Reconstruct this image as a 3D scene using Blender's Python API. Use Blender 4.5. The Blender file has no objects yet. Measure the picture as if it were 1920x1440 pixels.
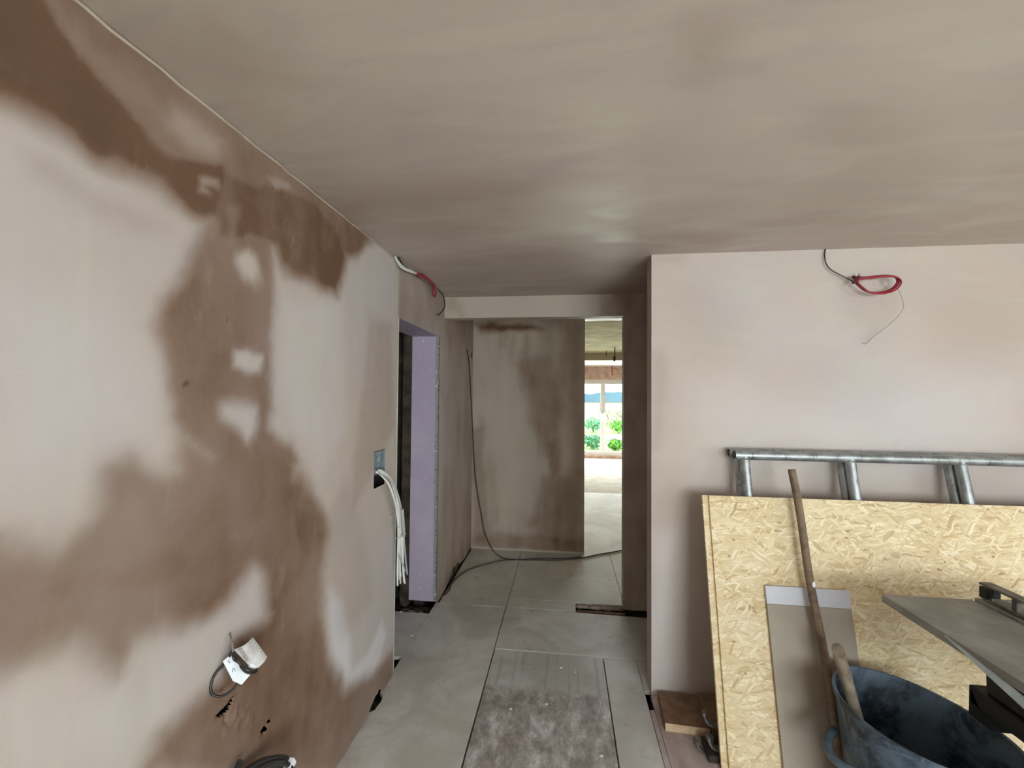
import bpy, bmesh, math, random
import numpy as np
from mathutils import Vector, Matrix

# ------------------------------------------------------------------ camera, sky, light, exposure
SC = bpy.context.scene
COL = SC.collection
SC.view_settings.view_transform = 'Standard'
SC.view_settings.look = 'None'
SC.view_settings.gamma = 1.0
SC.view_settings.use_curve_mapping = False
SC.view_settings.exposure = 0.0
SC.cycles.use_denoising = True
SC.cycles.max_bounces = 8
SC.cycles.diffuse_bounces = 6
SC.cycles.sample_clamp_indirect = 8.0

YAW, PITCH, ROLL, CAM_H = 0.1223, 0.0249, 0.0084, 1.6176
cd = bpy.data.cameras.new('camera')
cd.sensor_width = 36.0
cd.lens = 806.44 / 1920.0 * 36.0
cd.clip_start = 0.02
cam = bpy.data.objects.new('camera', cd)
COL.objects.link(cam)
fw = Vector((-math.sin(YAW) * math.cos(PITCH), math.cos(YAW) * math.cos(PITCH), math.sin(PITCH)))
rt = Vector((math.cos(YAW), math.sin(YAW), 0))
up = rt.cross(fw)
rt2 = rt * math.cos(ROLL) + up * math.sin(ROLL)
up2 = up * math.cos(ROLL) - rt * math.sin(ROLL)
cam.matrix_world = Matrix(((rt2.x, up2.x, -fw.x, 0), (rt2.y, up2.y, -fw.y, 0), (rt2.z, up2.z, -fw.z, CAM_H), (0, 0, 0, 1)))
SC.camera = cam

SKY = 8.0
world = bpy.data.worlds.new('overcast_sky')
SC.world = world
world.use_nodes = True
wn, wl = world.node_tree.nodes, world.node_tree.links
wn.clear()
wo = wn.new('ShaderNodeOutputWorld'); wb = wn.new('ShaderNodeBackground')
wtc = wn.new('ShaderNodeTexCoord'); wsep = wn.new('ShaderNodeSeparateXYZ'); wr = wn.new('ShaderNodeValToRGB')
wl.new(wtc.outputs['Generated'], wsep.inputs[0]); wl.new(wsep.outputs['Z'], wr.inputs[0])
wr.color_ramp.elements[0].color = (0.93, 0.97, 1.0, 1); wr.color_ramp.elements[1].color = (0.80, 0.90, 1.0, 1)
wl.new(wr.outputs[0], wb.inputs[0]); wb.inputs[1].default_value = SKY
wl.new(wb.outputs[0], wo.inputs[0])


def window_light(name, loc, target, sx, sy, power, color):
    """daylight entering through one window opening"""
    L = bpy.data.lights.new(name, 'AREA')
    L.shape = 'RECTANGLE'; L.size = sx; L.size_y = sy; L.energy = power; L.color = color
    o = bpy.data.objects.new(name, L)
    o.location = loc
    d = Vector(target) - Vector(loc)
    o.rotation_euler = d.to_track_quat('-Z', 'Z').to_euler()
    COL.objects.link(o)
    return o


RX, BY = 4.2, -3.0           # right wall, back wall of the room the camera stands in
window_light('daylight_back_window', (2.1, BY - 0.05, 1.25), (2.1, 0, .30), 2.6, 1.7, 132, (0.92, 0.965, 1.0))
window_light('daylight_side_window', (RX + 0.05, -0.7, 1.45), (0, -0.7, .30), 1.9, 1.3, 27, (0.93, 0.97, 1.0))
window_light('daylight_far_window', (0.95, 11.32, 1.1), (0.95, 0, -3.6), 2.5, 1.9, 230, (0.98, 1.0, 0.93))


# ------------------------------------------------------------------ helpers: properties and hierarchy
def tag(o, label=None, cat=None, group=None, kind=None):
    if label: o['label'] = label
    if cat: o['category'] = cat
    if group: o['group'] = group
    if kind: o['kind'] = kind
    return o


def empty(name, loc=(0, 0, 0), **kw):
    o = bpy.data.objects.new(name, None)
    o.empty_display_size = 0.05
    o.location = loc
    COL.objects.link(o)
    return tag(o, **kw)


def link(name, me, mat=None, parent=None, smooth=None, **kw):
    o = bpy.data.objects.new(name, me)
    COL.objects.link(o)
    if mat: me.materials.append(mat)
    if parent:
        o.parent = parent
        o.matrix_parent_inverse = Matrix.Translation(-world_loc(parent))
    if smooth is not None:
        me.polygons.foreach_set('use_smooth', [True] * len(me.polygons))
        if smooth < 180:
            bm = bmesh.new(); bm.from_mesh(me)
            for e in bm.edges:
                if len(e.link_faces) == 2 and e.calc_face_angle(0) > math.radians(smooth): e.smooth = False
            bm.to_mesh(me); bm.free()
    return tag(o, **kw)


def world_loc(o):
    v = Vector(o.location)
    if o.parent: v = v + world_loc(o.parent) + o.matrix_parent_inverse.translation
    return v


class MB:
    """collects shapes (in world metres) and links them as ONE mesh object"""
    def __init__(s): s.bm = bmesh.new()

    def box(s, lo, hi, M=None, bevel=0.0, seg=1):
        b = bmesh.new()
        bmesh.ops.create_cube(b, size=1.0)
        lo, hi = Vector(lo), Vector(hi)
        for v in b.verts: v.co = Vector(((v.co[i] + .5) * (hi[i] - lo[i]) + lo[i]) for i in range(3))
        if bevel: bmesh.ops.bevel(b, geom=b.edges[:], offset=bevel, segments=seg, affect='EDGES', profile=0.5)
        if M is not None: b.transform(M)
        s.add(b); return s

    def add(s, b):
        me = bpy.data.meshes.new('tmp'); b.to_mesh(me); b.free(); s.bm.from_mesh(me); bpy.data.meshes.remove(me)

    def poly(s, verts, faces):
        vs = [s.bm.verts.new(v) for v in verts]
        for f in faces: s.bm.faces.new([vs[i] for i in f])
        return s

    def prism(s, pts, off):
        """closed outline (3D points) pushed by the vector off"""
        n = len(pts); off = Vector(off)
        a = [s.bm.verts.new(Vector(p)) for p in pts]; b = [s.bm.verts.new(Vector(p) + off) for p in pts]
        s.bm.faces.new(a[::-1]); s.bm.faces.new(b)
        for i in range(n): s.bm.faces.new((a[i], a[(i + 1) % n], b[(i + 1) % n], b[i]))
        return s

    def tube(s, pts, r, seg=10, smooth=0, caps=True, closed=False, hollow=0.0):
        pts = [Vector(p) for p in pts]
        if smooth: pts = catmull(pts, smooth, closed)
        n = len(pts)
        rs = r if isinstance(r, (list, tuple)) else [r] * n
        if len(rs) != n: rs = [rs[min(len(rs) - 1, int(i * len(rs) / n))] for i in range(n)]
        T = []
        for i in range(n):
            a, b = (pts[(i - 1) % n], pts[(i + 1) % n]) if closed else (pts[max(0, i - 1)], pts[min(n - 1, i + 1)])
            T.append((b - a).normalized())
        ref = Vector((0, 0, 1)) if abs(T[0].z) < .9 else Vector((1, 0, 0))
        N = (ref - T[0] * ref.dot(T[0])).normalized()
        rings = []
        for i in range(n):
            if i:
                N = N - T[i] * N.dot(T[i])
                N.normalize()
            B = T[i].cross(N)
            rings.append([s.bm.verts.new(pts[i] + (N * math.cos(t) + B * math.sin(t)) * rs[i]) for t in [2 * math.pi * k / seg for k in range(seg)]])
        for i in range(n if closed else n - 1):
            a, b = rings[i], rings[(i + 1) % n]
            for k in range(seg): s.bm.faces.new((a[k], a[(k + 1) % seg], b[(k + 1) % seg], b[k]))
        if caps and not closed:
            if hollow:
                for ring, i, d in ((rings[0], 0, 1), (rings[-1], n - 1, -1)):
                    inner = [s.bm.verts.new(pts[i] + (v.co - pts[i]) * hollow) for v in ring]
                    deep = [s.bm.verts.new(v.co + T[i] * d * .12) for v in inner]
                    for k in range(seg):
                        q = (k + 1) % seg
                        f1 = (ring[k], inner[k], inner[q], ring[q]); f2 = (inner[k], deep[k], deep[q], inner[q])
                        for f in (f1, f2): s.bm.faces.new(f if d == 1 else f[::-1])
                    s.bm.faces.new(deep if d == -1 else deep[::-1])
            else:
                s.bm.faces.new(rings[0][::-1]); s.bm.faces.new(rings[-1])
        return s

    def lump(s, c, r, seed=0, sub=2, sq=(1, 1, 1), rough=.25):
        b = bmesh.new(); bmesh.ops.create_icosphere(b, subdivisions=sub, radius=1.0)
        rnd = random.Random(seed)
        dirs = [(Vector((rnd.gauss(0, 1), rnd.gauss(0, 1), rnd.gauss(0, 1))).normalized(), rnd.uniform(-rough, rough)) for _ in range(9)]
        for v in b.verts:
            k = 1 + sum(a * max(0, v.co.dot(d)) ** 2 for d, a in dirs)
            v.co = Vector((v.co.x * sq[0], v.co.y * sq[1], v.co.z * sq[2])) * r * k + Vector(c)
        s.add(b); return s

    def build(s, name, mat=None, parent=None, smooth=None, **kw):
        bmesh.ops.recalc_face_normals(s.bm, faces=s.bm.faces[:])
        me = bpy.data.meshes.new(name); s.bm.to_mesh(me); s.bm.free()
        return link(name, me, mat, parent, smooth, **kw)


def catmull(P, k, closed=False):
    n = len(P); out = []
    for i in range(n if closed else n - 1):
        if closed: a, b, c, d = P[(i - 1) % n], P[i], P[(i + 1) % n], P[(i + 2) % n]
        else: a, b, c, d = P[max(0, i - 1)], P[i], P[i + 1], P[min(n - 1, i + 2)]
        for j in range(k):
            t = j / k
            out.append(.5 * ((2 * b) + (c - a) * t + (2 * a - 5 * b + 4 * c - d) * t * t + (3 * b - a - 3 * c + d) * t ** 3))
    if not closed: out.append(P[-1])
    return out


# ------------------------------------------------------------------ helpers: fields on plaster surfaces
def vnoise(u, v, seed=0):
    iu, iv = np.floor(u).astype(np.int64), np.floor(v).astype(np.int64)
    fu, fv = u - iu, v - iv
    fu, fv = fu * fu * (3 - 2 * fu), fv * fv * (3 - 2 * fv)
    def h(a, b):
        x = (a * 374761393 + b * 668265263 + seed * 1442695041) & 0x7fffffff
        x = ((x ^ (x >> 13)) * 1274126177) & 0x7fffffff
        return ((x ^ (x >> 16)) & 0xffff) / 65535.0
    return (h(iu, iv) * (1 - fu) + h(iu + 1, iv) * fu) * (1 - fv) + (h(iu, iv + 1) * (1 - fu) + h(iu + 1, iv + 1) * fu) * fv


def fnoise(u, v, s, seed=0, octs=3):
    o = 0; a = .5; t = 0
    for k in range(octs):
        o = o + a * vnoise(u * s, v * s, seed + k * 17); t += a; a *= .5; s *= 2.1
    return o / t


def sstep(x):
    x = np.clip(x, 0, 1); return x * x * (3 - 2 * x)


def soft_poly(u, v, poly, soft):
    """1 inside the outline, 0 outside, blending over +-soft metres"""
    P = np.array(poly); Q = np.roll(P, -1, 0)
    d2 = np.full(u.shape, 1e9); ins = np.zeros(u.shape, bool)
    for a, b in zip(P, Q):
        e = b - a; L = e @ e + 1e-12
        t = np.clip(((u - a[0]) * e[0] + (v - a[1]) * e[1]) / L, 0, 1)
        d2 = np.minimum(d2, (u - a[0] - t * e[0]) ** 2 + (v - a[1] - t * e[1]) ** 2)
        if a[1] != b[1]:
            c = ((a[1] > v) != (b[1] > v)) & (u < e[0] * (v - a[1]) / (b[1] - a[1]) + a[0])
            ins ^= c
    sd = np.sqrt(d2) * np.where(ins, 1, -1)
    return sstep((sd / soft + 1) / 2)


def lines(a, b, step, cuts=()):
    g = list(np.linspace(a, b, max(2, int(round((b - a) / step)) + 1)))
    for c in cuts:
        if a < c < b:
            k = min(range(1, len(g) - 1), key=lambda i: abs(g[i] - c)); g[k] = c
    return np.array(sorted(g))


def sheet(name, origin, U, V, us, vs, mat, fields=None, holes=(), push=None, warp=None, outline_holes=(), parent=None, **kw):
    """a plastered face as a fine grid; fields become point attributes; push moves points along the normal"""
    O, U, V = Vector(origin), Vector(U), Vector(V); N = U.cross(V)
    gu, gv = np.meshgrid(us, vs, indexing='ij')
    pu, pv = (gu, gv) if warp is None else warp(gu, gv)
    pn = np.zeros(gu.shape) if push is None else push(gu, gv)
    co = np.array(O)[None, None] + pu[..., None] * np.array(U) + pv[..., None] * np.array(V) + pn[..., None] * np.array(N)
    nu, nv = gu.shape
    cut = None
    if outline_holes:
        mu, mv = np.meshgrid((us[1:] + us[:-1]) / 2, (vs[1:] + vs[:-1]) / 2, indexing='ij')
        cut = np.max([soft_poly(mu, mv, P, .001) for P in outline_holes], axis=0) > .5
    faces = []
    for i in range(nu - 1):
        cu = (us[i] + us[i + 1]) / 2
        for j in range(nv - 1):
            cv = (vs[j] + vs[j + 1]) / 2
            if any(h[0] < cu < h[1] and h[2] < cv < h[3] for h in holes) or (cut is not None and cut[i, j]): continue
            faces.append((i * nv + j, (i + 1) * nv + j, (i + 1) * nv + j + 1, i * nv + j + 1))
    me = bpy.data.meshes.new(name)
    me.from_pydata([tuple(c) for c in co.reshape(-1, 3)], [], faces)
    for k, f in (fields or {}).items():
        at = me.attributes.new(k, 'FLOAT', 'POINT')
        at.data.foreach_set('value', np.asarray(f(gu, gv), dtype=np.float32).ravel())
    me.update()
    return link(name, me, mat, parent, smooth=180, **kw)


# ------------------------------------------------------------------ helpers: materials
def srgb(r, g, b):
    f = lambda c: c / 12.92 if c <= .04045 else ((c + .055) / 1.055) ** 2.4
    return (f(r / 255), f(g / 255), f(b / 255), 1)


class NT:
    def __init__(s, name):
        s.m = bpy.data.materials.new(name); s.m.use_nodes = True
        s.t = s.m.node_tree; s.n = s.t.nodes; s.n.clear()
        s.out = s.n.new('ShaderNodeOutputMaterial'); s.p = s.n.new('ShaderNodeBsdfPrincipled')
        s.t.links.new(s.p.outputs[0], s.out.inputs[0])
        g = s.n.new('ShaderNodeNewGeometry'); s.pos = g.outputs['Position']

    def l(s, a, b):
        s.t.links.new(a, b) if hasattr(a, 'is_output') else setattr(b, 'default_value', a)

    def map(s, scale=(1, 1, 1), rot=(0, 0, 0), src=None):
        m = s.n.new('ShaderNodeMapping'); m.inputs['Scale'].default_value = scale; m.inputs['Rotation'].default_value = rot
        s.l(src or s.pos, m.inputs[0]); return m.outputs[0]

    def noise(s, scale, detail=4, rough=.55, vec=None, dist=0.0, color=False):
        n = s.n.new('ShaderNodeTexNoise'); n.inputs['Scale'].default_value = scale; n.inputs['Detail'].default_value = detail
        n.inputs['Roughness'].default_value = rough; n.inputs['Distortion'].default_value = dist
        s.l(vec or s.pos, n.inputs['Vector']); return n.outputs['Color' if color else 'Fac']

    def voro(s, scale, vec=None, out='Color', feature='F1', rnd=1.0):
        n = s.n.new('ShaderNodeTexVoronoi'); n.inputs['Scale'].default_value = scale; n.feature = feature
        n.inputs['Randomness'].default_value = rnd
        s.l(vec or s.pos, n.inputs['Vector']); return n.outputs[out]

    def math(s, op, a, b=0.0, c=0.0, clamp=False):
        n = s.n.new('ShaderNodeMath'); n.operation = op; n.use_clamp = clamp
        s.l(a, n.inputs[0]); s.l(b, n.inputs[1]); s.l(c, n.inputs[2]); return n.outputs[0]

    def rng(s, x, a, b, c=0.0, d=1.0, smooth=True):
        n = s.n.new('ShaderNodeMapRange'); n.interpolation_type = 'SMOOTHSTEP' if smooth else 'LINEAR'
        s.l(x, n.inputs['Value'])
        for k, v in (('From Min', a), ('From Max', b), ('To Min', c), ('To Max', d)): n.inputs[k].default_value = v
        return n.outputs[0]

    def mix(s, f, a, b, mode='MIX'):
        n = s.n.new('ShaderNodeMix'); n.data_type = 'RGBA'; n.blend_type = mode; n.clamp_factor = True
        s.l(f, n.inputs[0]); s.l(a, n.inputs[6]); s.l(b, n.inputs[7]); return n.outputs[2]

    def ramp(s, f, stops):
        n = s.n.new('ShaderNodeValToRGB'); e = n.color_ramp.elements
        while len(e) < len(stops): e.new(.5)
        for q, (p, c) in zip(e, stops): q.position = p; q.color = c
        s.l(f, n.inputs[0]); return n.outputs[0]

    def attr(s, name):
        n = s.n.new('ShaderNodeAttribute'); n.attribute_name = name; return n.outputs['Fac']

    def xyz(s):
        n = s.n.new('ShaderNodeSeparateXYZ'); s.l(s.pos, n.inputs[0]); return n.outputs

    def bump(s, h, strength=.2, dist=.01):
        n = s.n.new('ShaderNodeBump'); n.inputs['Strength'].default_value = strength; n.inputs['Distance'].default_value = dist
        s.l(h, n.inputs['Height']); s.t.links.new(n.outputs[0], s.p.inputs['Normal'])

    def done(s, color, rough=.7, metal=0.0, spec=.3):
        s.l(color, s.p.inputs['Base Color']); s.l(rough, s.p.inputs['Roughness']); s.l(metal, s.p.inputs['Metallic'])
        s.p.inputs['Specular IOR Level'].default_value = spec
        return s.m


DRY_PINK, DRY_CREAM, DRY_LILAC = (.525, .442, .385, 1), (.535, .485, .413, 1), (.508, .455, .435, 1)
DAMP_A, DAMP_B = (.185, .102, .060, 1), (.118, .066, .038, 1)


def plaster(name, streak=(1, 1, .25), dampnoise=.30, base_damp=0.0, tint=None, rough=.75, sheen=.25):
    m = NT(name)
    big = m.noise(1.1, 3, .5); mid = m.noise(1.0, 5, .6, m.map(tuple(4.5 * k for k in streak)), 1.2)
    fine = m.noise(38, 4, .6); med = m.noise(9, 4, .6)
    dry = m.mix(m.rng(big, .38, .62), DRY_PINK, DRY_LILAC)
    dry = m.mix(m.rng(mid, .45, .70, 0, .75), dry, DRY_CREAM)
    dry = m.mix(m.math('MULTIPLY', m.attr('pale'), 1.0), dry, (.65, .625, .635, 1))
    if tint: dry = m.mix(.6, dry, tint)
    d = m.math('ADD', m.attr('damp'), base_damp)
    jit = m.math('ADD', m.math('MULTIPLY_ADD', mid, dampnoise, -.5 * dampnoise), m.math('MULTIPLY_ADD', med, .22, -.11))
    wet = m.math('MULTIPLY', m.rng(d, 0.0, .35), jit)
    smear = m.noise(1.0, 7, .68, m.map(tuple(8 * k ** .5 for k in streak)), 1.2)
    wet = m.math('MULTIPLY_ADD', m.rng(smear, .56, .76, 0, -.14), m.rng(d, .3, .8), wet)
    d2 = m.math('ADD', d, wet, clamp=False)
    damp = m.mix(m.rng(d2, .75, 1.25), DAMP_A, DAMP_B)
    c = m.mix(m.math('MULTIPLY', d2, 1.0, clamp=True), dry, damp)
    c = m.mix(m.math('MULTIPLY_ADD', fine, .16, -.03), c, m.mix(.5, c, (.30, .22, .17, 1)))
    c = m.mix(m.rng(smear, .42, .30, 0, .16), c, m.mix(.6, c, (.40, .30, .22, 1)))
    m.bump(m.math('ADD', m.math('MULTIPLY', med, .6), m.math('MULTIPLY_ADD', smear, .3, m.math('MULTIPLY', fine, .22))), .34, .006)
    return m.done(c, m.rng(mid, .3, .7, rough, rough - .12), 0, sheen)


M = {}
M['wall'] = plaster('plaster_drying')
M['wall_right'] = plaster('plaster_dry', streak=(.35, 1, 1.0), dampnoise=.2)
M['hall'] = plaster('plaster_streaked', streak=(1.0, 1.0, .22), dampnoise=.55, base_damp=.12, tint=(.52, .455, .36, 1))


def ceiling_mat():
    m = NT('plaster_ceiling')
    big = m.noise(.9, 4, .55, m.map((.8, 1.3, 1))); st = m.noise(1.0, 6, .62, m.map((1.3, 4.2, 1), (0, 0, .12)), 1.0)
    st2 = m.noise(1.0, 5, .6, m.map((2.6, 6.5, 1), (0, 0, -.30)), .6); fine = m.noise(45, 3)
    c = m.mix(m.rng(big, .36, .64), (.50, .415, .37, 1), (.525, .45, .39, 1))
    c = m.mix(m.rng(st, .42, .68, 0, .6), c, (.58, .525, .44, 1))
    c = m.mix(m.rng(st2, .5, .75, 0, .45), c, (.425, .36, .345, 1))
    c = m.mix(m.attr('damp'), c, (.28, .20, .15, 1))
    c = m.mix(m.attr('pale'), c, (.62, .575, .495, 1))
    m.bump(m.math('ADD', m.math('MULTIPLY', st, .8), m.math('MULTIPLY', fine, .1)), .22, .008)
    return m.done(c, m.rng(st, .35, .65, .62, .42), 0, .35)


M['ceiling'] = ceiling_mat()


def board_mat(name, base, dust, dusty, spots=.5, lines_=False, pink=False):
    m = NT(name)
    big = m.noise(2.2, 5, .6, None, .6); med = m.noise(11, 5, .65); fine = m.noise(170, 2); sp = m.noise(34, 3, .5)
    c = m.mix(m.rng(big, .35, .68, 0, dusty), base, dust)
    c = m.mix(m.rng(med, .56, .74, 0, spots), c, (.20, .17, .14, 1))
    c = m.mix(m.rng(sp, .68, .74, 0, .7), c, (.66, .62, .57, 1))
    gr = m.noise(240, 2, .6)
    c = m.mix(m.rng(gr, .45, .75, 0, .15), c, (.20, .18, .155, 1))
    if lines_:
        ln = m.noise(1.0, 3, .6, m.map((44, 1.3, 1)))
        c = m.mix(m.rng(ln, .54, .66, 0, .38), c, (.27, .27, .25, 1))
        c = m.mix(m.rng(m.noise(1.0, 2, .5, m.map((130, 2.5, 1))), .58, .68, 0, .35), c, (.42, .42, .40, 1))
    if pink:
        y = m.xyz()[1]
        edge = m.math('ADD', y, m.math('MULTIPLY_ADD', med, .10, -.05))
        k = m.rng(edge, 2.37, 2.43, 1, 0)
        blot = m.noise(9, 9, .78, m.map((1.2, .7, 1)), .15)
        pk = m.ramp(blot, [(.30, (.21, .175, .16, 1)), (.44, (.33, .29, .275, 1)), (.53, (.46, .43, .415, 1)), (.64, (.74, .735, .73, 1))])
        pk = m.mix(m.rng(m.noise(60, 3, .6), .62, .72, 0, .7), pk, (.52, .47, .43, 1))
        c = m.mix(k, c, pk)
    m.bump(m.math('ADD', m.math('MULTIPLY', med, .4), m.math('MULTIPLY', fine, .3)), .15, .004)
    return m.done(c, .7, 0, .3)


M['board'] = board_mat('chipboard_dusty', (.55, .525, .475, 1), (.79, .78, .755, 1), .9, .25)
M['board_grey'] = board_mat('chipboard_grey', (.52, .51, .48, 1), (.74, .735, .715, 1), .9, .30)
M['board_hall'] = board_mat('chipboard_hall', (.54, .515, .465, 1), (.68, .66, .62, 1), .9, .45)
M['board_mixed'] = board_mat('chipboard_plaster_stained', (0.484, 0.495, 0.458, 1), (0.685, 0.696, 0.670, 1), .9, .35, True, True)
M['board_dirty'] = board_mat('chipboard_dirty', (0.403, 0.316, 0.291, 1), (0.685, 0.590, 0.559, 1), 1.0, .8)
M['slab'] = board_mat('dusty_slab', (.54, .51, .48, 1), (.74, .72, .69, 1), 1.0, .5)


def plain(name, col, rough=.6, metal=0.0, var=.12, scale=14, col2=None, spec=.4, bump=0.0):
    m = NT(name)
    n = m.noise(scale, 4, .6)
    c2 = col2 or tuple(x * .72 for x in col[:3]) + (1,)
    c = m.mix(m.rng(n, .35, .68, 0, 1 if col2 else var * 4), col, c2)
    if bump: m.bump(m.noise(scale * 3, 4), bump, .004)
    return m.done(c, rough, metal, spec)


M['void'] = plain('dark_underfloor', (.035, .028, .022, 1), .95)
M['dark_timber'] = plain('dark_old_timber', (.085, .062, .045, 1), .9, 0, .3, 9, (.035, .028, .022, 1), .2, .3)
M['dark_green_timber'] = plain('dark_green_timber', (.058, .058, .042, 1), .9, 0, .3, 7, (.032, .030, .022, 1), .2, .3)
M['rubble'] = plain('plaster_rubble', (.50, .43, .36, 1), .95, 0, .4, 22, (.24, .17, .125, 1), .2, .5)
M['rust_timber'] = plain('red_brown_timber', (.17, .065, .035, 1), .85, 0, .3, 16, (.08, .035, .022, 1), .2, .3)
M['white_cable'] = plain('white_cable_sheath', (.80, .80, .77, 1), .4, 0, .05)
M['grey_cable'] = plain('grey_cable_sheath', (.42, .44, .44, 1), .45, 0, .08)
M['black_cable'] = plain('black_cable_sheath', (.022, .020, .020, 1), .35, 0, .1, 14, None, .5)
M['dusty_cable'] = plain('dusty_cable_sheath', (.13, .105, .085, 1), .75, 0, .2, 20, (.06, .05, .042, 1))
M['red_cable'] = plain('red_cable_sheath', (.34, .012, .028, 1), .4, 0, .12, 60, (.22, .008, .018, 1), .5)
M['bare_wire'] = plain('thin_bare_wire', (.30, .26, .23, 1), .4, .3, .1)
M['steel'] = plain('zinc_steel', (.36, .42, .45, 1), .45, .55, .3, 60, (.20, .22, .23, 1))
M['upvc'] = plain('white_window_frame', (.82, .83, .83, 1), .35, 0, .03)
M['label_paper'] = plain('white_label', (.86, .90, .94, 1), .55, 0, .04, 30)
M['label_grey'] = plain('crumpled_grey_label', (.66, .64, .63, 1), .6, 0, .15, 22, (.50, .47, .46, 1))
M['print_grey'] = plain('faded_print', (.30, .30, .31, 1), .7, 0, .05)
M['foil'] = plain('shiny_black_hose', (.020, .020, .021, 1), .10, 0, .1, 14, None, .8)
M['black_plastic'] = plain('black_plastic', (.014, .013, .013, 1), .5, 0, .2, 20, None, .35)
M['fence_metal'] = plain('dusty_dark_aluminium', (.20, .185, .165, 1), .5, .45, .3, 30, (.10, .092, .085, 1))
M['table_top'] = plain('dusty_grey_table', (.24, .235, .215, 1), .55, .15, .3, 8, (.33, .325, .30, 1), .35, .05)
M['brace'] = plain('pale_blue_grey_metal', (.62, .72, .76, 1), .45, 0, .1, 20, (.50, .60, .65, 1))
M['pole'] = plain('weathered_wood_handle', (.215, .150, .095, 1), .65, 0, .3, 26, (.135, .095, .065, 1), .3, .1)
M['stick'] = plain('dusty_wood_handle', (.33, .27, .20, 1), .7, 0, .3, 26, (.20, .155, .11, 1), .3, .1)
M['pine'] = plain('pine_offcut_face', (.23, .135, .078, 1), .7, 0, .3, 20, (.16, .092, .055, 1))
M['pine_cut'] = plain('pine_offcut_end', (.56, .42, .27, 1), .7, 0, .2, 40, (.46, .33, .20, 1))
M['cement'] = plain('grey_beige_board', (.325, .275, .215, 1), .55, 0, .12, 5, (.37, .32, .255, 1), .4)
M['strip'] = plain('lilac_white_strip', (.62, .62, .68, 1), .6, 0, .06, 9)
M['conduit'] = plain('grey_plastic_pipe', (.17, .165, .150, 1), .45, 0, .25, 22, (.10, .095, .088, 1))
M['render'] = plain('render_patchy', (.66, .50, .42, 1), .85, 0, .3, 8, (.46, .30, .24, 1))


def galv():
    m = NT('galvanised_tube')
    n = m.noise(16, 5, .65); sc = m.noise(1.0, 4, .6, m.map((70, 30, 12)))
    c = m.mix(m.rng(n, .35, .65), (.27, .29, .285, 1), (.45, .48, .49, 1))
    c = m.mix(m.rng(sc, .55, .70, 0, .8), c, (.13, .13, .12, 1))
    c = m.mix(m.rng(m.noise(9, 2), .66, .72, 0, .8), c, (.62, .66, .70, 1))
    m.bump(sc, .1, .002)
    return m.done(c, m.rng(n, .3, .7, .32, .55), .75, .4)


M['galv'] = galv()


def osb():
    m = NT('oriented_strand_board')
    base = m.noise(3.2, 3, .5)
    wob = m.n.new('ShaderNodeMix'); wob.data_type = 'VECTOR'
    wp = m.noise(9, 2, .5, None, 0, True)
    vadd = m.n.new('ShaderNodeVectorMath'); vadd.operation = 'MULTIPLY_ADD'
    m.l(wp, vadd.inputs[0]); vadd.inputs[1].default_value = (.05, .05, .05); m.l(m.pos, vadd.inputs[2])
    src = vadd.outputs[0]
    straw = [(0, (.46, .31, .145, 1)), (.10, (.63, .48, .26, 1)), (.40, (.71, .575, .345, 1)), (.75, (.77, .645, .42, 1)), (.94, (.84, .75, .54, 1)), (1, (.55, .36, .18, 1))]
    c = None; h = None
    for k, (ang, sx, sz) in enumerate([(.04, 13, 78), (.38, 15, 95), (-.30, 14, 90), (.12, 10, 110), (-.75, 20, 85), (.9, 18, 110)]):
        mp = m.map((1, 1, 1), (0, ang, 0), src)
        mp2 = m.map((sx, 1.0, sz), (0, 0, 0), mp)
        v = m.n.new('ShaderNodeTexVoronoi'); v.inputs['Scale'].default_value = 1.0; m.l(mp2, v.inputs['Vector'])
        sep = m.n.new('ShaderNodeSeparateColor'); m.l(v.outputs['Color'], sep.inputs[0])
        col = m.ramp(sep.outputs[0], straw)
        grain = m.noise(1.0, 2, .6, m.map((12, 1, 330), (0, 0, 0), mp))
        col = m.mix(m.rng(grain, .5, .7, 0, .35), col, (.52, .36, .17, 1))
        edge = m.rng(v.outputs['Distance'], .50, .80, 0, .40)
        col = m.mix(edge, col, (.47, .31, .135, 1))
        if c is None: c, h = col, sep.outputs[1]
        else:
            mask = m.math('GREATER_THAN', sep.outputs[2], .52 if k < 4 else .80)
            c = m.mix(mask, c, col); 
    dk = m.noise(1.0, 2, .5, m.map((22, 1, 60), (0, .3, 0), src))
    c = m.mix(m.rng(dk, .69, .73, 0, .8), c, (.27, .12, .045, 1))
    c = m.mix(m.rng(base, .4, .7, 0, .25), c, (.82, .71, .49, 1))
    m.bump(h, .12, .002)
    return m.done(c, .55, 0, .35)


M['osb'] = osb()
M['osb_edge'] = plain('board_edge', (.50, .35, .17, 1), .8, 0, .3, 60, (.34, .21, .09, 1))


def purple():
    m = NT('purple_plasterboard')
    c = m.mix(m.rng(m.noise(2.5, 3), .35, .65), (.46, .385, .50, 1), (.53, .455, .56, 1))
    sp = m.noise(1.0, 3, .6, m.map((34, 34, 14)))
    c = m.mix(m.rng(sp, .63, .72, 0, .8), c, (.74, .71, .76, 1))
    return m.done(c, .75, 0, .3)


M['purple'] = purple()


def bead():
    m = NT('perforated_bead')
    mp = m.map((42, 42, 62))
    d = m.voro(1.0, mp, 'Distance', 'F1', .35)
    c = m.mix(m.rng(d, .28, .40), (.10, .10, .10, 1), (.36, .36, .36, 1))
    c = m.mix(m.rng(m.noise(30, 2), .62, .68, 0, .9), c, (.75, .74, .74, 1))
    return m.done(c, .6, .35)


M['bead'] = bead()


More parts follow.
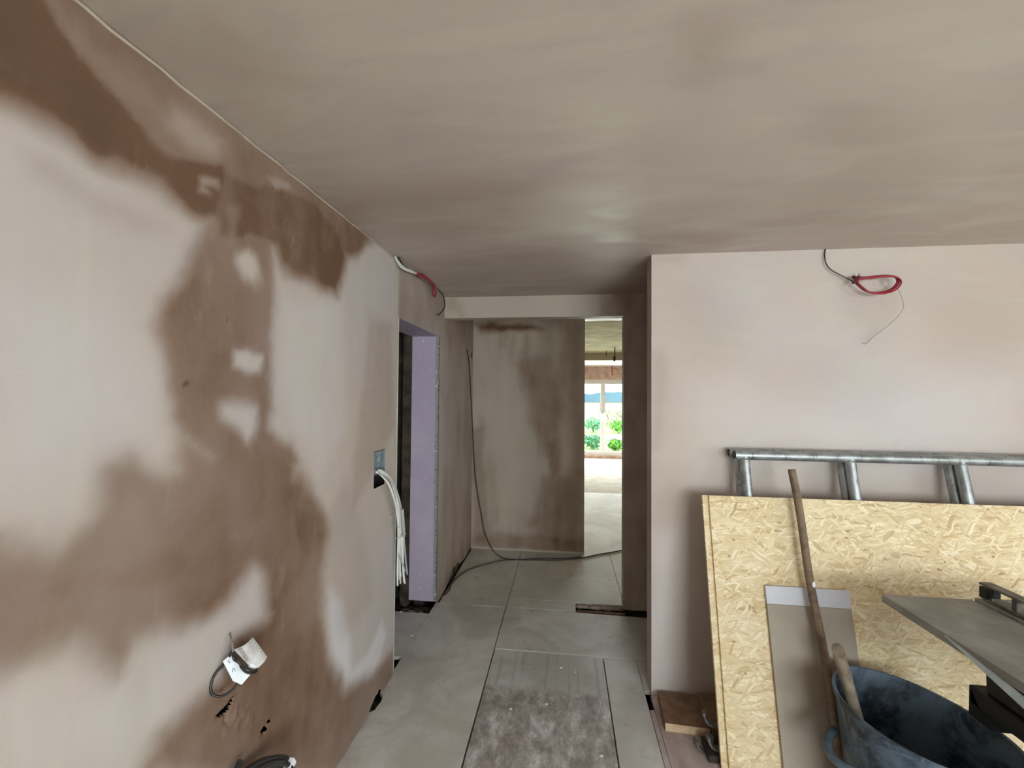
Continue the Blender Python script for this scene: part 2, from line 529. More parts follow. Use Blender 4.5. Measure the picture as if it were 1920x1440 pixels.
def tub_mat():
    m = NT('black_rubber_tub')
    n = m.noise(5.0, 6, .68, None, .8); f = m.noise(40, 4, .6); sc = m.noise(1.0, 4, .6, m.map((20, 20, 3)))
    c = m.mix(m.rng(n, .38, .62, 0, 1), (.022, .032, .045, 1), (.125, .180, .240, 1))
    c = m.mix(m.rng(f, .58, .72, 0, .5), c, (.18, .22, .27, 1))
    c = m.mix(m.rng(sc, .62, .70, 0, .5), c, (.20, .24, .28, 1))
    m.bump(n, .25, .01)
    return m.done(c, .5, 0, .4)


M['tub'] = tub_mat()


def glass():
    m = NT('window_glass')
    tr = m.n.new('ShaderNodeBsdfTransparent'); gl = m.n.new('ShaderNodeBsdfGlossy'); gl.inputs['Roughness'].default_value = .02
    fr = m.n.new('ShaderNodeFresnel'); fr.inputs[0].default_value = 1.3
    mx = m.n.new('ShaderNodeMixShader')
    tr.inputs[0].default_value = (.93, .98, .97, 1)
    m.l(fr.outputs[0], mx.inputs[0]); m.t.links.new(tr.outputs[0], mx.inputs[1]); m.t.links.new(gl.outputs[0], mx.inputs[2])
    m.t.links.new(mx.outputs[0], m.out.inputs[0]); m.n.remove(m.p)
    return m.m


M['glass'] = glass()
M['grass'] = plain('meadow_grass', (.23, .34, .09, 1), .95, 0, .4, .6, (.34, .42, .17, 1), .1)
M['leaf'] = plain('shrub_leaves', (.09, .26, .035, 1), .8, 0, .4, 5, (.17, .37, .06, 1), .2)
M['leaf_blue'] = plain('bluish_shrub_leaves', (.085, .22, .10, 1), .8, 0, .4, 5, (.13, .30, .16, 1), .2)
M['hill'] = plain('far_woodland', (.055, .095, .125, 1), .95, 0, .3, .05, (.075, .12, .145, 1), .1)  # distance haze put into the colour as blue
M['stone'] = plain('pale_stone_edging', (.45, .44, .42, 1), .9, 0, .3, 6)
M['twig'] = plain('grey_brown_twigs', (.16, .13, .115, 1), .9, 0, .3, 9)

# ------------------------------------------------------------------ SETTING
XL = -.969                 # left wall
D1, D2, HD = 2.411, 3.236, 2.065     # doorway in the left wall
DB, HB = 3.372, 2.231      # beam across the hall
DP = 4.476                 # far hall wall
PX, PY = .473, 2.442       # end and face of the right partition
H = 2.4

# --- left wall
damp_polys = [  # weight, softness, outline (y, z) of a damp patch still drying in the plaster; upper weights also paint in dimmer light
    (1.25, .050, [(0.474, 2.417), (0.709, 2.489), (0.686, 2.36), (0.723, 2.33), (0.784, 2.307), (0.866, 2.276), (0.921, 2.249), (0.972, 2.262), (1.124, 2.319), (1.131, 2.233), (1.117, 2.102), (1.032, 2.071), (0.955, 2.081), (0.908, 2.12), (0.853, 2.119), (0.769, 2.114), (0.702, 2.125), (0.66, 2.125), (0.616, 2.111), (0.576, 2.096), (0.499, 2.055), (0.439, 2.087)]),
    (.98, .035, [(0.541, 2.482), (0.709, 2.497), (0.898, 2.529), (1.175, 2.57), (1.575, 2.61), (2.185, 2.586), (2.062, 2.392), (1.908, 2.27), (1.591, 2.163), (1.333, 2.225), (1.124, 2.199), (0.908, 2.207), (0.766, 2.214), (0.657, 2.224), (0.573, 2.201)]),
    (1.10, .042, [(1.071, 2.286), (1.206, 2.312), (1.385, 2.37), (1.584, 2.374), (1.75, 2.312), (1.799, 2.23), (1.757, 2.123), (1.729, 2.023), (1.615, 2.025), (1.506, 2.048), (1.411, 2.034), (1.352, 2.054), (1.324, 2.094), (1.213, 2.082), (1.149, 2.036), (1.081, 2.028), (1.055, 2.107)]),
    (.90, .035, [(1.055, 2.11), (1.314, 2.145), (1.342, 1.936), (1.331, 1.79), (1.329, 1.682), (1.339, 1.557), (1.317, 1.505), (1.358, 1.47), (1.44, 1.43), (1.486, 1.356), (1.131, 1.358), (1.091, 1.433), (0.98, 1.516), (0.954, 1.558), (0.942, 1.656), (0.923, 1.713), (0.906, 1.762), (0.92, 1.823), (0.961, 1.894), (1.008, 1.988)]),
    (.92, .050, [(0.972, 1.528), (1.09, 1.463), (1.146, 1.494), (1.416, 1.442), (1.468, 1.339), (1.593, 1.239), (1.678, 1.111), (1.692, 1.037), (1.658, 0.876), (1.664, 0.724), (1.711, 0.503), (1.869, 0.28), (2.145, 0.182), (2.465, 0.155), (2.502, -0.162), (1.835, -0.081), (0.904, 0.725), (0.938, 0.782), (1.01, 0.793), (1.111, 0.793), (1.158, 0.807), (1.186, 0.883), (1.324, 0.892), (1.3, 1.032), (1.246, 1.066), (1.162, 1.004), (1.069, 0.996), (0.973, 1.02), (0.867, 1.061), (0.84, 1.005), (0.79, 1.06), (0.769, 1.115), (0.706, 1.129), (0.644, 1.133), (0.567, 1.166), (0.493, 1.239), (0.473, 1.33), (0.519, 1.346), (0.598, 1.335), (0.638, 1.361), (0.668, 1.325), (0.718, 1.302), (0.762, 1.342), (0.785, 1.433), (0.809, 1.458), (0.854, 1.475), (0.918, 1.433), (0.99, 1.437)]),
    (1.0, .090, [(0.735, 1.308), (0.884, 1.292), (1.061, 1.265), (1.1, 1.136), (0.987, 1.06), (0.768, 1.137), (0.657, 1.177), (0.615, 1.192), (0.612, 1.299)]),
    (1.0, .060, [(1.42, 1.31), (1.625, 1.185), (1.653, 1.028), (1.597, 0.901), (1.493, 0.963), (1.426, 1.14)]),
    (.30, .055, [(0.663, 2.047), (0.695, 2.057), (0.792, 2.041), (0.928, 2.011), (0.862, 1.996), (0.742, 2.005), (0.672, 2.014)]),
    (.30, .045, [(2.017, 2.008), (2.315, 2.003), (2.376, 1.428), (2.137, 1.225), (1.899, 1.069), (1.901, 1.315), (1.973, 1.663)]),
    (.20, .060, [(1.629, 1.057), (1.835, 1.229), (1.997, 0.992), (2.131, 0.545), (1.813, 0.534), (1.685, 0.778)]),
    (1.3, .012, [(0.98, 1.649), (1.002, 1.655), (1.009, 1.638), (0.993, 1.628), (0.981, 1.635)]),
    (1.1, .010, [(1.11, 1.832), (1.125, 1.845), (1.132, 1.824), (1.116, 1.812)]),
    (1.1, .010, [(1.117, 1.73), (1.131, 1.737), (1.135, 1.71), (1.122, 1.699)]),
    (.18, .060, [(0.881, 0.993), (0.9, 0.981), (0.902, 0.774), (0.885, 0.788)]),
]
dry_polys = [   # dry islands inside the damp
    (1.0, .030, [(1.163, 2.014), (1.214, 2.041), (1.257, 2.02), (1.269, 1.972), (1.236, 1.938), (1.19, 1.951), (1.16, 1.978)]),
    (1.0, .022, [(1.167, 1.738), (1.215, 1.752), (1.281, 1.742), (1.283, 1.69), (1.226, 1.677), (1.169, 1.687)]),
    (1.0, .030, [(1.116, 1.577), (1.185, 1.582), (1.272, 1.567), (1.264, 1.509), (1.238, 1.458), (1.187, 1.505), (1.121, 1.544)]),
    (.40, .030, [(0.94, 2.339), (1.027, 2.348), (1.1, 2.338), (1.073, 2.287), (0.98, 2.266), (0.92, 2.279)]),
    (.08, .025, [(0.687, 2.34), (0.732, 2.338), (0.84, 2.332), (0.948, 2.311), (0.92, 2.266), (0.818, 2.285), (0.715, 2.301)]),
    (.5, .012, [(1.018, 2.198), (1.075, 2.221), (1.085, 2.207), (1.032, 2.178), (1.059, 2.168), (1.024, 2.163)]),
    (.4, .012, [(1.277, 2.333), (1.385, 2.37), (1.4, 2.349), (1.343, 2.33), (1.317, 2.305)]),
    (.18, .02, [(1.125, 2.168), (1.155, 2.184), (1.149, 2.051), (1.129, 2.029)]),
]
pale_polys = [
    (.9, .040, [(1.684, 0.822), (1.806, 0.722), (1.884, 0.518), (1.917, 0.306), (1.858, 0.308), (1.773, 0.421), (1.715, 0.61)]),
    (.9, .035, [(2.241, 0.395), (2.3, 0.292), (2.221, 0.195), (2.084, 0.186), (1.919, 0.256), (1.867, 0.338), (2.079, 0.32)]),
    (.35, .10, [(0.626, 1.776), (0.799, 1.815), (0.898, 1.661), (0.903, 1.51), (0.758, 1.481), (0.635, 1.463)]),
    (.3, .10, [(0.618, 1.085), (0.772, 1.007), (0.99, 0.939), (0.994, 0.817), (0.888, 0.762), (0.622, 0.969)]),
    (.35, .06, [(1.342, 1.936), (1.76, 2.03), (1.826, 1.468), (1.622, 1.27), (1.477, 1.455), (1.351, 1.683)]),
]
gouges = [[(1.125, 0.705), (1.138, 0.707), (1.185, 0.718), (1.18, 0.699), (1.16, 0.687), (1.139, 0.692)], [(1.309, 0.521), (1.319, 0.527), (1.336, 0.527), (1.344, 0.537), (1.349, 0.526), (1.342, 0.515), (1.324, 0.507)]]


def left_damp(y, z):
    wob = .030
    u = y + (fnoise(y, z, 5, 3) - .5) * 2 * wob + (fnoise(y, z, 22, 5) - .5) * .022
    v = z + (fnoise(y, z, 5, 9) - .5) * 2 * wob + (fnoise(y, z, 22, 11) - .5) * .022
    d = np.zeros(y.shape)
    for w, s, P in damp_polys:
        d = np.maximum(d, w * soft_poly(u, v, P, s)) if w > .25 else d + w * soft_poly(u, v, P, s)
    for w, s, P in dry_polys: d = d * (1 - w * soft_poly(u, v, P, s))
    d = d * (.90 + .25 * (fnoise(y, z, 2.3, 21) - .5) * 2)
    far = sstep((y - 2.38) / .05)
    low = sstep((.25 - z) / .3) * .35
    st = .5 * fnoise(y * 1.7 + .25 * fnoise(y, z, 2, 8), z * .6, 4, 31, 4) + .5 * fnoise(y, z, 2.5, 35)
    d = np.where(far > 0, d * (1 - far) + far * (.22 + .9 * (st - .5) + low + .25 * sstep((z - 1.9) / .3)), d)
    return np.clip(d, 0, 1.4)


def left_pale(y, z):
    p = np.zeros(y.shape)
    for w, s, P in pale_polys: p = np.maximum(p, w * soft_poly(y, z, P, s))
    return np.maximum(p, .8 * sstep((z - 2.386) / .006) * (y < 2.42)) * (y < 2.45)


def left_push(y, z):
    g = (fnoise(y, z, 4, 41) - .5) * .006
    for P in gouges: g = g - .014 * soft_poly(y + (fnoise(y, z, 60, 2) - .5) * .006, z, P, .003)
    lump = soft_poly(y, z, [(1.114, 0.71), (1.191, 0.724), (1.26, 0.628), (1.262, 0.561), (1.154, 0.636)], .03)
    return g + lump * (fnoise(y, z, 30, 6) - .5) * .02


BOX = (2.115, 2.246, 1.128, 1.318)


def left_warp(y, z):
    ragged = fnoise(y, z * 0, 26, 8)
    lift = .004 + .008 * ragged
    lift = lift + .040 * sstep(1 - np.abs(y - 2.19) / .11) * (.4 + ragged)
    lift = lift + .075 * sstep(1 - np.abs(y - 3.78) / .36) * (.4 + ragged)
    k = np.clip(1 - z / .16, 0, 1)
    return y, z + lift * k


ys = np.concatenate([lines(-3.0, .30, .12), lines(.30, 1.12, .0125)[1:], lines(1.12, 1.34, .003)[1:], lines(1.34, 2.50, .0125, (BOX[0], BOX[1], D1))[1:], lines(2.50, 4.476, .03, (D2,))[1:]])
zs = np.concatenate([lines(0, .52, .0125), lines(.52, .74, .0035)[1:], lines(.74, 2.4, .0125, (BOX[2], BOX[3], HD))[1:]])
lwall = sheet('wall_left', (XL, 0, 0), (0, 1, 0), (0, 0, 1), ys, zs, M['wall'], {'damp': left_damp, 'pale': left_pale},
      holes=[(D1, D2, -1, HD), BOX], outline_holes=gouges, push=left_push, warp=left_warp, kind='structure')
# stud wall void behind the plaster; blocks added to stop light leaks
mb = MB(); MB().box((XL - .05, 3.40, -.13), (XL - .018, 4.40, .10), None, .004).build('wall_left_sole', plain('rough_brown_backing', (.16, .115, .08, 1), .95, 0, .4, 18, (.06, .042, .03, 1), .2, .6), None, kind='structure')
mb.box((XL - .20, -3.0, -.12), (XL - .17, D1 - .05, 2.4)); mb.box((XL - .20, D2 + .06, -.2), (XL - .12, 4.62, 2.4))
mb.box((XL - .16, D1 - .06, 0), (XL - .012, D1 - .014, 2.4)); mb.box((XL - .17, -3.0, 2.402), (XL, D2, 2.5))
mb.build('wall_left_cavity', M['void'], None, kind='structure')

tb = MB(); tb.tube([(XL + .001 + .0015 * math.sin(k * 1.7), .25 + k * .054, 2.3915 + .0015 * math.sin(k * 2.3)) for k in range(41)], .0040, 8)
tb.build('trim_1', plain('cream_joint_bead', (.50, .42, .34, 1), .8, 0, .3, 9, (.36, .28, .21, 1)), None, smooth=180, kind='structure')
MB().tube([(XL + .0005, D1 - .001, .03), (XL + .0005, D1 - .001, HD)], .0032, 8).build('trim_2', plain('pale_corner_bead', (.66, .61, .54, 1), .7), None, smooth=180, kind='structure')

# --- right partition: face, end and back
def rp(polys):
    def f(x, z):
        d = np.zeros(x.shape)
        u = x + (fnoise(x, z, 5, 3) - .5) * .06; v = z + (fnoise(x, z, 5, 9) - .5) * .06
        for w, s, P in polys: d = np.maximum(d, w * soft_poly(u, v, P, s))
        return d
    return f


right_dark = rp([
    (.22, .05, [(0.492, 1.859), (0.54, 1.874), (0.554, 1.742), (0.54, 1.566), (0.525, 1.333), (0.492, 1.332)]), (.13, .10, [(1.446, 2.137), (1.701, 2.132), (1.724, 2.02), (1.597, 1.939), (1.471, 1.996)]),
    (.12, .14, [(0.582, 2.212), (0.779, 2.266), (0.969, 2.03), (0.914, 1.8), (0.666, 1.771)]), (.10, .14, [(1.8, 2.13), (2.094, 2.179), (2.281, 2.013), (2.277, 1.799), (1.895, 1.854)]),
    (.16, .12, [(0.497, 1.216), (0.693, 1.222), (0.72, 0.994), (0.525, 0.928)]), (.10, .12, [(0.968, 1.772), (1.392, 1.856), (1.745, 1.69), (1.593, 1.523), (1.101, 1.573)]),
    (.15, .03, [(0.497, 2.392), (0.667, 2.381), (0.639, 2.329), (0.503, 2.344)]), (.14, .10, [(1.23, 1.21), (2.221, 1.267), (2.218, 1.135), (1.23, 1.098)])])  # last patch darkens the wall between frame rail and board top
right_pale = rp([(.5, .1, [(0.497, 0.869), (0.581, 0.873), (0.586, 0.246), (0.691, 0.058), (0.492, 0.04)]), (.35, .2, [(0.694, 1.684), (2.229, 1.746), (2.267, 1.268), (0.748, 1.224)])])
xs = np.concatenate([lines(PX, 2.6, .02), lines(2.6, RX, .2)[1:]])
sheet('wall_partition_face', (0, PY, 0), (1, 0, 0), (0, 0, 1), xs, lines(0, 2.4, .02), M['wall_right'], {'damp': right_dark, 'pale': right_pale},
      push=lambda x, z: np.zeros(x.shape) + .004 * (fnoise(x, z, 5, 77) - .5) - .03 * sstep((.045 - z) / .02) * 0, kind='structure')
PT = .13
sheet('wall_partition_end', (PX, PY + PT, 0), (0, -1, 0), (0, 0, 1), lines(0, PT, .02), lines(0, 2.4, .03), M['wall_right'],
      {'damp': lambda u, v: .12 + .2 * fnoise(u, v, 5, 4), 'pale': lambda u, v: 0 * u}, kind='structure')
MB().box((PX, PY + PT - .004, 0), (2.0, PY + PT, 2.4)).build('wall_partition_back', M['hall'], None, kind='structure')

# --- ceiling of this room and hall
ceil_damp_dim = [
    (.45, .10, [(0.173, 0.962), (0.271, 0.988), (0.276, 1.052), (0.216, 1.063)]), (.4, .10, [(0.895, 2.023), (1.108, 1.933), (1.365, 2.014), (1.193, 2.084)]), (.35, .15, [(-1.033, 1.542), (-0.306, 1.496), (0.089, 1.855), (-0.521, 2.042), (-1.063, 1.919)]),
    (.30, .20, [(-0.878, 0.815), (-0.718, 0.807), (-0.718, 0.977), (-0.867, 0.979)]), (.45, .15, [(0.256, 2.645), (0.449, 2.416), (0.628, 3.42), (0.167, 3.416)]), (.25, .12, [(-0.607, 2.269), (0.113, 2.339), (0.164, 3.362), (-0.891, 3.344)]),  # hall outlines paint the dimmer hall ceiling into the colour
    (.30, .07, [(0.358, 2.13), (0.585, 2.053), (0.919, 2.186), (0.767, 2.403), (0.487, 2.393)]), (.25, .25, [(0.689, 1.351), (1.048, 1.272), (1.559, 1.694), (1.146, 1.862)])]
ceil_pale_glow = [(.5, .10, [(-0.224, 1.77), (0.039, 1.654), (0.224, 1.552), (0.316, 1.879), (0.179, 2.112), (-0.152, 2.011)]), (.45, .22, [(0.609, 0.983), (0.94, 0.994), (1.488, 1.583), (1.481, 1.897), (1.008, 1.531)]), (.35, .2, [(-0.27, 0.943), (0.147, 1.021), (0.198, 1.178), (-0.237, 1.152)]),  # includes painted window reflection and the brighter lit right side
             (.3, .2, [(0.26, 1.143), (0.546, 1.118), (0.822, 1.616), (0.485, 1.701)])]


def cf(polys, extra=0):
    def f(x, y):
        d = np.zeros(x.shape)
        u = x + (fnoise(x, y, 2, 3) - .5) * .25; v = y + (fnoise(x, y, 3, 9) - .5) * .2
        for w, s, P in polys: d = np.maximum(d, w * soft_poly(u, v, P, s))
        st = fnoise(x * .5, y * 2.4, 3, 51, 4)
        return np.clip(d * (.4 + 1.2 * st), 0, 1)
    return f


sheet('ceiling', (0, 0, H), (1, 0, 0), (0, 1, 0), np.concatenate([lines(XL - .20, 2.8, .035), lines(2.8, RX, .2)[1:]]),
      np.concatenate([lines(BY, .0, .15), lines(0, DB + .1, .035)[1:], lines(DB + .1, DP + .1, .1)[1:]]), M['ceiling'], {'damp': cf(ceil_damp_dim), 'pale': cf(ceil_pale_glow)}, kind='structure')

# --- room behind the camera: back wall and right wall with window openings
def wall_with_hole(name, A, B, hole, thick, mat):
    """wall along A->B (x,y), hole = (s0,s1,z0,z1) along it"""
    A, B = Vector((*A, 0)), Vector((*B, 0)); d = (B - A).normalized(); n = Vector((-d.y, d.x, 0)); L = (B - A).length
    R = Matrix((( d.x, n.x, 0, A.x), (d.y, n.y, 0, A.y), (0, 0, 1, 0), (0, 0, 0, 1)))
    b = MB(); s0, s1, z0, z1 = hole
    b.box((0, 0, 0), (s0, thick, H), R); b.box((s1, 0, 0), (L, thick, H), R)
    if z0 > 0: b.box((s0, 0, 0), (s1, thick, z0), R)
    if z1 < H: b.box((s0, 0, z1), (s1, thick, H), R)
    return b.build(name, mat, None, kind='structure')


wall_with_hole('wall_back', (RX, BY), (XL, BY), (RX - 3.45, RX - .75, .35, 2.15), -.25 * -1, M['wall_right'])
wall_with_hole('wall_right', (RX, PY), (RX, BY), (PY - .3, PY + 1.7, .8, 2.1), .25, M['wall_right'])


def upvc_frame(name, A, d, w, z0, z1, n, mull, handle=None):
    """casement frame in the plane through A along d; n points into the room"""
    d, n = Vector(d), Vector(n); A = Vector(A)
    R = Matrix(((d.x, n.x, 0, A.x), (d.y, n.y, 0, A.y), (0, 0, 1, 0), (0, 0, 0, 1)))
    root = empty(name, A + Vector((0, 0, z0)), kind='structure')
    f = MB(); t = .065
    f.box((0, -.035, z0), (w, .035, z0 + t), R, .004); f.box((0, -.035, z1 - t), (w, .035, z1), R, .004)
    f.box((0, -.035, z0 + t), (t, .035, z1 - t), R, .004); f.box((w - t, -.035, z0 + t), (w, .035, z1 - t), R, .004)
    f.build('window_frame', M['upvc'], root)
    xs_ = [0] + mull + [w]
    for k in range(len(xs_) - 1):
        a, b = xs_[k] + (t if k == 0 else 0), xs_[k + 1] - (t if k == len(xs_) - 2 else 0)
        s = MB(); q = .055
        s.box((a, -.02, z0 + t), (b, .05, z0 + t + q), R, .004); s.box((a, -.02, z1 - t - q), (b, .05, z1 - t), R, .004)
        s.box((a, -.02, z0 + t + q), (a + q, .05, z1 - t - q), R, .004); s.box((b - q, -.02, z0 + t + q), (b, .05, z1 - t - q), R, .004)
        sash = s.build('sash', M['upvc'], root)
        MB().box((a + q, .005, z0 + t + q), (b - q, .011, z1 - t - q), R).build('glass_pane', M['glass'], sash)
        if handle == k:
            hb = MB().box((a + .012, .05, 1.02), (a + .042, .062, 1.18), R, .004).box((a + .018, .062, 1.09), (a + .036, .10, 1.11), R, .003).box((a + .018, .085, .98), (a + .036, .10, 1.11), R, .004)
            hb.build('window_handle', M['upvc'], sash)
    return root


upvc_frame('window_1', (.75, BY - .14, 0), (1, 0, 0), 2.7, .35, 2.15, (0, 1, 0), [.9, 1.8])
upvc_frame('window_2', (RX + .14, -1.7, 0), (0, 1, 0), 2.0, .8, 2.1, (-1, 0, 0), [1.0])

# --- hall: beam, pier, far wall, side end
def far_damp(x, z):
    st = fnoise(x * 3.2, z * .55, 4, 61, 4); big = fnoise(x, z, 2.2, 63)
    d = .12 + .75 * (st - .5) + .5 * (big - .5)
    u = x + (fnoise(x, z, 6, 3) - .5) * .08; v = z + (fnoise(x, z, 5, 9) - .5) * .1
    for w, s, P in [(.9, .05, [(-0.967, 2.358), (-0.331, 2.367), (-0.219, 2.299), (-0.897, 2.261)]), (.55, .12, [(-0.264, 0.738), (0.204, 0.861), (0.208, 0.024), (-0.095, 0.008), (-0.371, 0.295)]), (.55, .05, [(-0.156, 1.125), (-0.047, 1.182), (-0.034, 0.854), (-0.153, 0.632)]),
                    (.45, .10, [(-0.552, 1.954), (-0.162, 2.065), (0.006, 1.513), (-0.1, 0.962), (-0.321, 1.066)]), (.5, .06, [(-0.955, 0.157), (-0.315, 0.188), (0.207, 0.158), (0.208, -0.014), (-0.953, 0.013)]), (.4, .08, [(0.002, 2.341), (0.198, 2.339), (0.205, 0.753), (0.064, 0.748)]),
                    (.4, .05, [(-0.967, 1.276), (-0.858, 1.278), (-0.789, 0.055), (-0.954, 0.046)])]:
        d = np.maximum(d, d * .5 + w * soft_poly(u, v, P, s))
    for w, s, P in [(.8, .12, [(-0.864, 1.898), (-0.552, 1.954), (-0.266, 1.012), (-0.317, 0.406), (-0.707, 0.39), (-0.801, 1.279)]), (.7, .06, [(-0.954, 2.181), (-0.867, 2.181), (-0.859, 1.39), (-0.945, 1.389)])]:
        d = d * (1 - w * soft_poly(u, v, P, s))
    return np.clip(d, 0, 1.2)


sheet('wall_far', (0, DP, 0), (1, 0, 0), (0, 0, 1), lines(XL, .203, .02), lines(.02, 2.4, .02), M['hall'],
      {'damp': far_damp, 'pale': lambda x, z: .7 * sstep((.05 - z) / .02) * fnoise(x, z, 8, 3)}, kind='structure')
MB().box((XL, DP + .002, 0), (.203, DP + .10, 2.4)).build('wall_far_edge', M['hall'], None, kind='structure')


def beam_damp(x, z):
    return np.clip(.28 * sstep((x - .10) / .35) + .5 * (fnoise(x * 2, z, 5, 71) - .45) - .1 + .25 * soft_poly(x, z, [(-.97, 2.23), (-.80, 2.23), (-.80, 2.40), (-.97, 2.40)], .03), 0, 1)


gx = lines(XL, 1.3, .03, (.449,))
sheet('wall_hall_beam', (0, DB, 0), (1, 0, 0), (0, 0, 1), gx, lines(0, 2.4, .03, (HB,)), M['hall'],
      {'damp': beam_damp, 'pale': lambda x, z: 0 * x}, holes=[(XL - .01, .449, -1, HB)], kind='structure')
bb = MB(); bb.box((XL, DB + .002, HB), (1.3, DB + .11, 2.4)); bb.box((.449, DB + .002, 0), (1.3, DB + .11, HB))
bb.build('wall_hall_pier', M['hall'], None, kind='structure')
MB().box((1.3, PY + PT, 0), (1.36, DP + .1, 2.4)).build('wall_hall_side', M['hall'], None, kind='structure')

# --- far room
sl = MB(); sl.box((-3.0, DP + .1, 2.4), (4.2, 8.0, 2.45)); 
def far_ceiling_mat():
    m = NT('far_ceiling_plaster_bounce')
    st = m.noise(1.0, 6, .65, m.map((1.3, 4.5, 1), (0, 0, .2)), 1.6)
    c = m.mix(m.rng(st, .36, .62), (.40, .37, .23, 1), (.70, .67, .46, 1))  # yellow-green bounce from the grass painted into the plaster colour
    m.bump(st, .3, .01)
    return m.done(c, .9, 0, .08)
M['far_ceiling'] = far_ceiling_mat()
sl.build('ceiling_far_room', M['far_ceiling'], None, kind='structure')
MB().box((-3.0, 8.22, 2.36), (4.2, 11.3, 2.45)).build('ceiling_garden_room', M['wall_right'], None, kind='structure')
MB().box((-3.0, 8.0, 2.262), (4.2, 8.22, 2.45)).build('wall_far_beam', M['hall'], None, kind='structure')
WZ0, WZ1, WY = .07, 2.03, 11.35
wx0, wx1 = -.35, 2.35
fw_ = MB(); fw_.box((-3.0, 11.25, 0), (wx0, 11.5, 2.45)); fw_.box((wx1, 11.25, 0), (4.2, 11.5, 2.45)); fw_.box((wx0, 11.25, WZ1), (wx1, 11.5, 2.45)); fw_.box((wx0, 11.25, -.05), (wx1, 11.5, WZ0))
fw_.build('wall_garden', M['render'], None, kind='structure')
upvc_frame('window_3', (wx0, WY, 0), (1, 0, 0), wx1 - wx0, WZ0, WZ1, (0, -1, 0), [1.325], 1)
MB().box((-3.06, DP + .1, 0), (-3.0, 11.3, 2.45)).build('wall_far_left', M['wall_right'], None, kind='structure')
MB().box((4.2, DP + .1, 0), (4.26, 11.3, 2.45)).build('wall_far_right', M['wall_right'], None, kind='structure')
fb = MB(); fb.box((-3.0, DP + .1, -.2), (XL + .05, DP + .16, 2.45)); fb.box((XL, DP + .122, -.2), (1.35, DP + .16, -.03)); fb.box((1.3, DP + .1, 0), (4.2, DP + .16, 2.4))  # strips below floor level added to stop light leaks
fb.build('wall_far_back', M['wall_right'], None, kind='structure')

# --- floor: dark void with joists, boards laid on top
floor = MB().box((-3.2, -3.3, -.20), (4.4, 4.6, -.14)).build('floor', M['void'], None, kind='structure')
js = MB()
for y in (2.18, 2.66, 3.20, 3.60, 4.1): js.box((-3.0, y, -.14), (4.2, y + .05, -.022))
js.build('floor_joists', M['dark_timber'], None, kind='structure')
boards = [  # x0,x1,y0,y1, material, near/far skew
    (-.985, -.440, .86, 3.287, 'board', .008), (-.985, -.440, -1.2, .857, 'board', 0), (-.966, -.440, -3.0, -1.203, 'board', 0),
    (-.434, 1.2, 2.744, 3.292, 'board_grey', -.03), (-.432, .240, .62, 2.738, 'board_mixed', 0), (.246, .440, .62, 2.738, 'board_grey', 0),
    (-.960, -.437, 3.293, 4.60, 'board_hall', 0), (-.433, .09, 3.298, 3.437, 'board_hall', 0), (-.433, .46, 3.440, 4.60, 'board_hall', 0), (.463, 1.3, 3.50, 4.60, 'board_hall', 0),
    (-1.262, -.988, 2.584, 3.115, 'board_grey', 0), (.470, 1.66, 1.2, PY, 'board_dirty', 0), (1.663, RX, 1.2, PY, 'board_dirty', 0),
    (-.432, RX, -3.0, .617, 'board', 0), (.443, RX, .62, 1.197, 'board_dirty', 0), (.443, .60, 2.475, 2.738, 'board_grey', 0), (.443, .468, 1.2, 2.33, 'board_dirty', 0)]
for x0, x1, y0, y1, mt, sk in boards:
    if mt == 'board' and y1 > 3:          # the long board is broken away at one spot along the wall
        b = MB().prism([(x0, y0, -.022), (x1, y0, -.022), (x1, y1, -.022), (x0, y1, -.022), (x0, 2.27, -.022), (-.958, 2.245, -.022), (-.950, 2.20, -.022), (-.957, 2.14, -.022), (x0, 2.11, -.022)], (0, 0, .022))
    else: b = MB().box((x0, y0, -.022), (x1, y1, 0), None, .0012)
    o = b.build('floor_board', M[mt], floor)
    if sk:
        for v in o.data.vertices:
            if v.co.y > y1 - .05: v.co.y += sk * (v.co.x - x0) / (x1 - x0)
sf = MB().box((-3.0, 4.60, -.05), (4.2, 7.35, -.001)).build('floor_far_room', M['slab'], None, kind='structure')
MB().box((-3.0, 7.352, -.05), (4.2, 11.3, .002)).build('floor_garden_room', plain('pale_screed', (.52, .47, .41, 1), .9, 0, .3, 5, (.66, .62, .56, 1), .1), None, kind='structure')

for a_, b_ in ((Vector((-0.42, 2.754, 0)), Vector((0.183, 2.755, 0))), (Vector((-0.699, 3.284, 0)), Vector((-0.451, 3.289, 0)))):
    d_ = (b_ - a_); e_ = Vector((-d_.y, d_.x, 0)).normalized() * .0035
    MB().prism([a_ - e_, b_ - e_ * .4, b_ + e_ * .5, a_ + e_], (0, 0, .0012)).build('torn_edge_glint', plain('torn_edge_glint_white', (.74, .72, .68, 1), .9), floor)  # thin white strips paint the light caught on torn board edges
for p_, r_ in ((Vector((-0.013, 2.607, 0)), .0085), (Vector((0.07, 2.579, 0)), .006), (Vector((-0.088, 2.296, 0)), .0075), (Vector((-1.195, 3.104, 0)), .009), (Vector((-1.004, 2.817, 0)), .008), (Vector((0.17, 2.006, 0)), .0065), (Vector((-0.266, 2.237, 0)), .005), (Vector((-0.968, 2.344, 0)), .005)):
    MB().lump(p_ + Vector((0, 0, r_ * .45)), r_, int(p_.y * 1000), 2, (1.4, .9, .55), .4).build('plaster_crumb', plain('pale_crumb', (.70, .68, .64, 1), .9), None, smooth=50, label='small pale plaster crumb lying loose on the floor boards', cat='plaster crumb', group='plaster crumbs on the floor boards')

